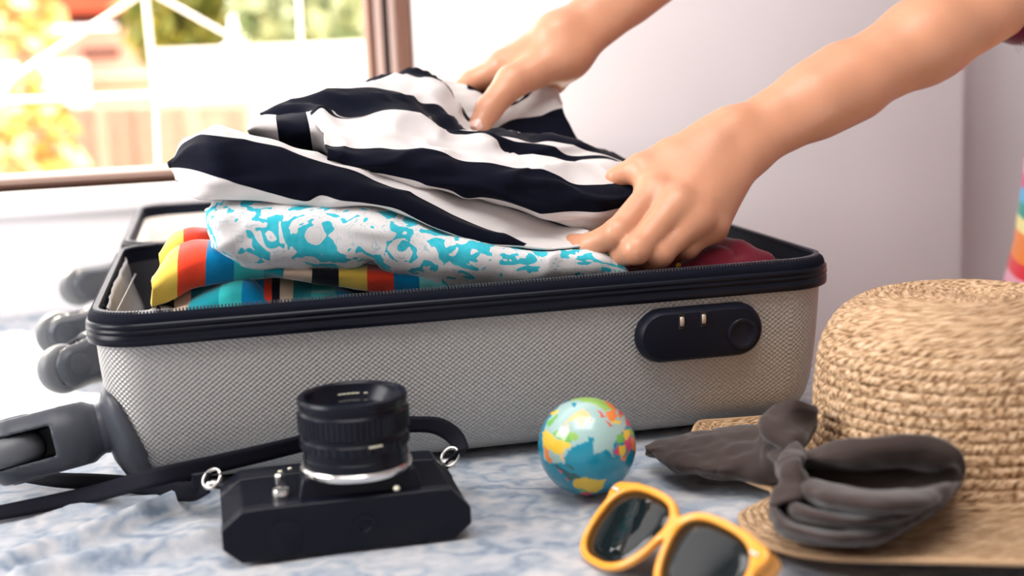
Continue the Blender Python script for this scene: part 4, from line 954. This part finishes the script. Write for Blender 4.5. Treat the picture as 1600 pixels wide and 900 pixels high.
    m = mat('globe_print', (.1, .4, .5), .22, coat=.5); nt, bs = nodes(m); at = nt.nodes.new('ShaderNodeAttribute'); at.attribute_name = 'print'; nt.links.new(at.outputs['Color'], bs.inputs['Base Color'])
    me.materials.append(m); me.polygons.foreach_set('use_smooth', np.ones(len(me.polygons), bool))
    o = bpy.data.objects.new('globe_ball', me); COL.objects.link(o); o.location = tuple(c); tag(o, 'small glossy ball printed as a world globe, in front of the suitcase', 'globe')
globe()

# ================================================================== SUNGLASSES
def sunglasses():
    HL = G(962, 756, .0340); HR = G(1188, 860, .0340); e1 = HR-HL; wid = np.linalg.norm(e1); e1 /= wid
    n_h = np.cross(e1, Z3); n_h /= np.linalg.norm(n_h)
    if n_h @ (CO_-HL) < 0: n_h = -n_h
    e2 = n_h*.72-Z3*.694; e2 = e2-e1*(e2 @ e1); e2 /= np.linalg.norm(e2); e3 = np.cross(e1, e2)
    if e3 @ (CO_-HL) < 0: e3 = -e3
    org = HL-e1*.006-e2*.006; tot = wid+.012
    root = thing('sunglasses', 'orange-framed sunglasses with dark lenses lying by the globe ball', 'sunglasses', org+e1*tot*.5+e2*.04)
    m_or = mat('orange_acetate', (.88, .36, .035), .22, coat=.6, sss=.08); m_dk = mat('dark_lens', (.006, .010, .011), .03, spec=.45); m_pin = mat('silver_pin', (.9, .88, .85), .25, metal=.8)
    cl, cr_, hw, hh = .0345, tot-.0345, .0272, .0222
    def lens_k(x, y, cx, s, g=0.0):                      # wayfarer outline
        yy = (y-.0255)/(hh+g); w = (hw+g)*(1-.13*yy); xx = (x-cx+s*.0035*yy)/w
        return ((np.abs(xx)**2.7+np.abs(yy)**2.7)**(1/2.7)-1)*(hh+g)
    def f2(x, y):
        o = np.minimum(lens_k(x, y, cl, 1, .0040), lens_k(x, y, cr_, -1, .0040))
        def seg(ax, ay, bx, by, r):
            dx, dy = bx-ax, by-ay; t = np.clip(((x-ax)*dx+(y-ay)*dy)/(dx*dx+dy*dy), 0, 1); return np.hypot(x-ax-t*dx, y-ay-t*dy)-r
        o = smin(o, seg(cl+.024, .0150, cr_-.024, .0150, .0052), .006)                 # bridge
        o = smin(o, seg(.0075, .0085, cl-.012, .0070, .0058), .004); o = smin(o, seg(tot-.0075, .0085, cr_+.012, .0070, .0058), .004)
        return np.maximum(o, -np.minimum(lens_k(x, y, cl, 1), lens_k(x, y, cr_, -1)))
    def bend(x): return -.0045*((x-tot/2)/(tot/2))**2
    def fn(p):
        z = p[..., 2]-bend(p[..., 0]); a = f2(p[..., 0], p[..., 1])+.0012; b = np.abs(z)-.0012
        return np.minimum(np.maximum(a, b), 0)+np.linalg.norm(np.stack([np.maximum(a, 0), np.maximum(b, 0)], -1), axis=-1)-.0012
    V, F = surface_nets(fn, (-.006, -.006, -.012), (tot+.006, .058, .008), .0009, 1)
    W = lambda p: org+p[0]*e1+p[1]*e2+p[2]*e3
    link_mesh('frame', [W(v) for v in V], F, m_or, root)
    for cx, s in ((cl, 1), (cr_, -1)):
        V = []; n = 48; F = []
        for r in (.15, .4, .7, 1.0):
            for k in range(n):
                a = 2*math.pi*k/n; ca, sa = math.cos(a), math.sin(a); yy = np.sign(sa)*abs(sa)**(2/2.7); xx = np.sign(ca)*abs(ca)**(2/2.7)
                y = .0255+yy*(hh+.0008)*r; x = cx+xx*(hw+.0008)*(1-.13*yy*r)*r-s*.0035*yy*r; V.append(W((x, y, bend(x)-.0002+.0012*(1-r*r))))
        F = [(i*n+j, i*n+(j+1) % n, (i+1)*n+(j+1) % n, (i+1)*n+j) for i in range(3) for j in range(n)]+[tuple(range(n))[::-1]]
        o = link_mesh('lens', V, F, m_dk, root); md = o.modifiers.new('thickness', 'SOLIDIFY'); md.thickness = .0015
    for x, y in ((.0085, .0085), (tot-.0085, .0085)):
        for d in (-.0016, .0016): MB().lathe([(.0011, .0), (.0011, .0010), (.0006, .0013)], W((x+d, y, bend(x)+.0028)), e3, 10).build('rivet', m_pin, root, True)
    # folded temples behind the front
    for s, z0 in ((0, -.010), (1, -.0155)):
        a = .004 if s == 0 else tot-.004; b = tot-.012 if s == 0 else .012; sg = 1 if s == 0 else -1
        pts = [W((a-sg*.001, .0095, bend(a)-.002)), W((a+sg*.001, .0100, z0)), W((a+sg*.03, .0110, z0-.002)), W(((a+b)/2, .0120, z0-.003)), W((b-sg*.03, .0140, z0-.002)), W((b, .0240, z0-.0005))]
        c_ = cr_spline(pts, 50); g = []
        for k in range(12):
            t = 2*math.pi*k/12; g.append(c_+e2*math.cos(t)*np.interp(np.linspace(0, 1, 50), [0, .15, .7, 1], [.0065, .0058, .0045, .0062])[:, None]+e3*math.sin(t)*.0020)
        g = np.array(g).transpose(1, 0, 2); grid_mesh('temple_arm', g, m_or, root, close=True)
sunglasses()

# ================================================================== STRAW HAT
def straw_material():
    m = mat('straw', (.55, .36, .20), .75, spec=.3); nt, b = nodes(m); uvn = nt.nodes.new('ShaderNodeUVMap'); sp = nt.nodes.new('ShaderNodeSeparateXYZ'); nt.links.new(uvn.outputs[0], sp.inputs[0])
    def noise(sx, sy, det):
        cm = nt.nodes.new('ShaderNodeCombineXYZ'); nt.links.new(math_node(nt, 'MULTIPLY', sp.outputs[0], sx), cm.inputs[0]); nt.links.new(math_node(nt, 'MULTIPLY', sp.outputs[1], sy), cm.inputs[1])
        n = nt.nodes.new('ShaderNodeTexNoise'); n.inputs['Scale'].default_value = 1; n.inputs['Detail'].default_value = det; nt.links.new(cm.outputs[0], n.inputs['Vector']); return n
    n1 = noise(300, 330, 2); n2 = noise(40, 50, 2)
    r = nt.nodes.new('ShaderNodeValToRGB'); e = r.color_ramp.elements; e[0].position = .30; e[0].color = (.09, .042, .02, 1); e[1].position = .70; e[1].color = (.74, .56, .39, 1)
    k = e.new(.42); k.color = (.30, .17, .08, 1); k = e.new(.50); k.color = (.50, .32, .18, 1); k = e.new(.60); k.color = (.61, .42, .26, 1)
    y = math_node(nt, 'ADD', math_node(nt, 'MULTIPLY', n1.outputs['Fac'], .86), math_node(nt, 'MULTIPLY', n2.outputs['Fac'], .14))
    nt.links.new(y, r.inputs['Fac']); nt.links.new(r.outputs['Color'], b.inputs['Base Color'])
    v = nt.nodes.new('ShaderNodeTexVoronoi'); v.inputs['Scale'].default_value = 1; cm = nt.nodes.new('ShaderNodeCombineXYZ'); nt.links.new(math_node(nt, 'MULTIPLY', sp.outputs[0], 330), cm.inputs[0]); nt.links.new(math_node(nt, 'MULTIPLY', sp.outputs[1], 300), cm.inputs[1]); nt.links.new(cm.outputs[0], v.inputs['Vector'])
    bp = nt.nodes.new('ShaderNodeBump'); bp.inputs['Strength'].default_value = .7; bp.inputs['Distance'].default_value = .0012; bp.invert = True
    nt.links.new(v.outputs['Distance'], bp.inputs['Height']); nt.links.new(bp.outputs['Normal'], b.inputs['Normal']); return m
HAT_U, HAT_V = .531, -.122
def hat():
    m_straw = straw_material(); cu, cv = HAT_U, HAT_V; root = thing('straw_hat', 'woven straw sun hat with a dark brown bow at the bed edge', 'hat', S(cu, cv, 0))
    edge = [(1088, 715), (1098, 734), (1150, 752), (1205, 765), (1212, 774), (1188, 784), (1157, 798), (1165, 825), (1200, 852), (1250, 874), (1310, 889)]
    ep = [toS(G(x, y, .006)) for x, y in edge]; ta = [math.atan2(p[1]-cv, p[0]-cu) % (2*math.pi) for p in ep]; tr = [math.hypot(p[1]-cv, p[0]-cu) for p in ep]
    od = np.argsort(ta); TA = np.concatenate([[0, ta[od[0]]-.5], np.array(ta)[od], [ta[od[-1]]+.5, 2*math.pi]]); TR = np.concatenate([[.19, .185], np.array(tr)[od], [.19, .19]]); print('hat edge', np.degrees(TA).round(), TR.round(3))
    rb, rt, H = .093, .086, .115
    base = [(0.0, H-.003), (.02, H-.002), (.045, H-.0015), (.062, H-.004), (.076, H-.013), (rt, H-.030), (.0895, H-.05), (.0915, H-.075), (rb, .024), (.097, .012), (.104, .0075), (.120, .0065), (.15, .0065), (.175, .0065), (.195, .0065)]
    path = cr_spline([np.array([r, z, 0]) for r, z in base], 600)[:, :2]; d = np.concatenate([[0], np.cumsum(np.linalg.norm(np.diff(path, axis=0), axis=1))]); pitch = .0068; nrow = int(d[-1]/pitch); per = 7; n = nrow*per
    seg = 220; g = np.zeros((n, seg, 3)); uvs = np.zeros((n, seg, 2))
    for i in range(n):
        s = d[-1]*i/(n-1); r0 = np.interp(s, d, path[:, 0]); z0 = np.interp(s, d, path[:, 1]); s2 = min(s+.001, d[-1]); t = np.array([np.interp(s2, d, path[:, 0])-r0, np.interp(s2, d, path[:, 1])-z0]); t /= np.linalg.norm(t)+1e-9; nn = np.array([-t[1], t[0]])
        for j in range(seg):
            a = 2*math.pi*j/seg; br = max(0, (r0-.10)/.095)
            ph = (s/pitch+a/(2*math.pi)) % 1.0; sc = .0014*(math.sin(math.pi*ph)**.7-.5)
            rr = r0+nn[0]*sc; zz = z0+nn[1]*sc
            rr *= 1+.012*math.sin(2*a+.6)*(1-br)
            if br > 0:
                q = np.interp(a, TA, TR); rr = .10+(r0-.10)*(q-.10)/.095
                if math.sin(a) > .05: rr = min(rr, max(.09, (.004-cv)/math.sin(a)*(.6+.4*br)))
                zz += br*br*(.004+.004*math.sin(3*a+.8)+.003*math.sin(5*a))
            g[i, j] = S(cu+rr*math.cos(a), cv+rr*math.sin(a), max(zz, .0028)); uvs[i, j] = (a*max(r0, .03), s)
    u2 = np.concatenate([uvs, uvs[:, :1]+np.array([2*math.pi, 0])*np.maximum(.03, np.interp(uvs[:, :1, 1:], d, path[:, 0]))], 1); g2 = np.concatenate([g, g[:, :1]], 1)
    grid_mesh('crown_and_brim', g2, m_straw, root, uvs=u2, thick=.0022)
    e = g[-1]; e = np.concatenate([e, e[:1]]); MB().tube(e, .0019, 8, closed=True).build('brim_edge', m_straw, root, True)
    m_rib = fabric('bow_fabric', (.050, .036, .032), 1100, .8, .3)
    def gl(name, rows, n=70, nsub=9, wr=(.0035, 42), seed=1, par=root):
        R = np.array([cr_spline([G(*q) for q in r], n) for r in rows]); g = wrinkle(loft_grid_fixed(R, nsub), wr[0], wr[1], seed, (1, 1, 1.5), 3); return grid_mesh(name, g, m_rib, par, thick=.0022)
    # pointed tail to the left
    gl('bow_tail', [[(1009, 702, .013), (1060, 684, .012), (1110, 672, .012), (1160, 668, .014), (1200, 678, .022), (1228, 705, .030)],
                    [(1009, 702, .015), (1060, 688, .018), (1110, 678, .021), (1160, 677, .024), (1200, 690, .034), (1230, 712, .037)],
                    [(1009, 703, .015), (1065, 705, .019), (1120, 709, .022), (1165, 713, .023), (1205, 714, .033), (1232, 720, .037)],
                    [(1010, 705, .013), (1062, 726, .016), (1110, 736, .017), (1160, 738, .016), (1208, 738, .020), (1238, 736, .028)],
                    [(1011, 707, .010), (1060, 733, .009), (1110, 744, .009), (1160, 750, .009), (1212, 750, .010), (1240, 745, .014)]], seed=3)
    # upper loop behind the knot
    gl('bow_loop', [[(1232, 712, .034), (1212, 702, .030), (1195, 690, .028), (1192, 668, .034), (1205, 648, .044)],
                    [(1236, 708, .038), (1222, 690, .044), (1206, 668, .050), (1206, 640, .056), (1216, 631, .060)],
                    [(1240, 706, .040), (1236, 680, .048), (1232, 655, .054), (1236, 636, .060), (1240, 629, .062)],
                    [(1246, 706, .038), (1252, 680, .046), (1258, 655, .052), (1262, 640, .058), (1264, 632, .060)],
                    [(1250, 712, .032), (1262, 695, .034), (1272, 670, .040), (1275, 650, .046), (1274, 640, .050)]], 40, seed=5)
    # big loop to the right, lying on the brim against the crown
    gl('bow_loop', [[(1240, 730, .026), (1300, 722, .030), (1380, 718, .030), (1450, 718, .030), (1486, 726, .030), (1498, 742, .030)],
                    [(1238, 718, .036), (1300, 707, .050), (1380, 703, .056), (1450, 703, .056), (1492, 714, .052), (1507, 738, .042)],
                    [(1240, 722, .036), (1300, 714, .048), (1380, 712, .052), (1450, 713, .052), (1492, 722, .048), (1506, 742, .040)],
                    [(1242, 730, .032), (1300, 736, .034), (1380, 742, .034), (1450, 744, .034), (1490, 745, .036), (1504, 748, .037)],
                    [(1241, 738, .030), (1300, 752, .028), (1380, 760, .028), (1440, 762, .030), (1484, 757, .033), (1503, 752, .035)],
                    [(1240, 742, .036), (1298, 760, .044), (1376, 768, .046), (1438, 769, .045), (1482, 763, .042), (1502, 755, .036)],
                    [(1238, 750, .036), (1294, 778, .046), (1368, 790, .048), (1430, 788, .046), (1476, 776, .040), (1500, 760, .033)],
                    [(1232, 764, .028), (1282, 796, .028), (1350, 806, .028), (1412, 801, .027), (1462, 787, .027), (1494, 765, .028)],
                    [(1224, 776, .030), (1270, 806, .037), (1338, 815, .038), (1402, 809, .036), (1456, 793, .031), (1491, 769, .027)],
                    [(1216, 784, .026), (1254, 816, .027), (1322, 826, .027), (1390, 820, .026), (1448, 801, .023), (1486, 774, .022)],
                    [(1206, 794, .029), (1236, 826, .032), (1300, 840, .032), (1362, 840, .029), (1424, 818, .023), (1480, 780, .019)],
                    [(1203, 802, .022), (1230, 836, .021), (1292, 851, .020), (1352, 850, .018), (1418, 826, .015), (1476, 785, .016)],
                    [(1207, 808, .013), (1234, 838, .012), (1292, 852, .011), (1350, 851, .011), (1415, 828, .011), (1474, 788, .014)]], 90, 6, (.0020, 38), 7)
    gl('bow_knot', [[(1246, 700, .034), (1226, 716, .032), (1216, 735, .030), (1222, 760, .028), (1212, 790, .022)],
                    [(1250, 698, .044), (1234, 714, .046), (1226, 734, .044), (1232, 758, .040), (1222, 788, .034)],
                    [(1256, 702, .044), (1246, 718, .048), (1238, 736, .047), (1246, 756, .042), (1240, 784, .036)],
                    [(1262, 708, .036), (1258, 722, .038), (1250, 740, .038), (1262, 758, .034), (1262, 782, .030)]], 40, seed=9)
hat()
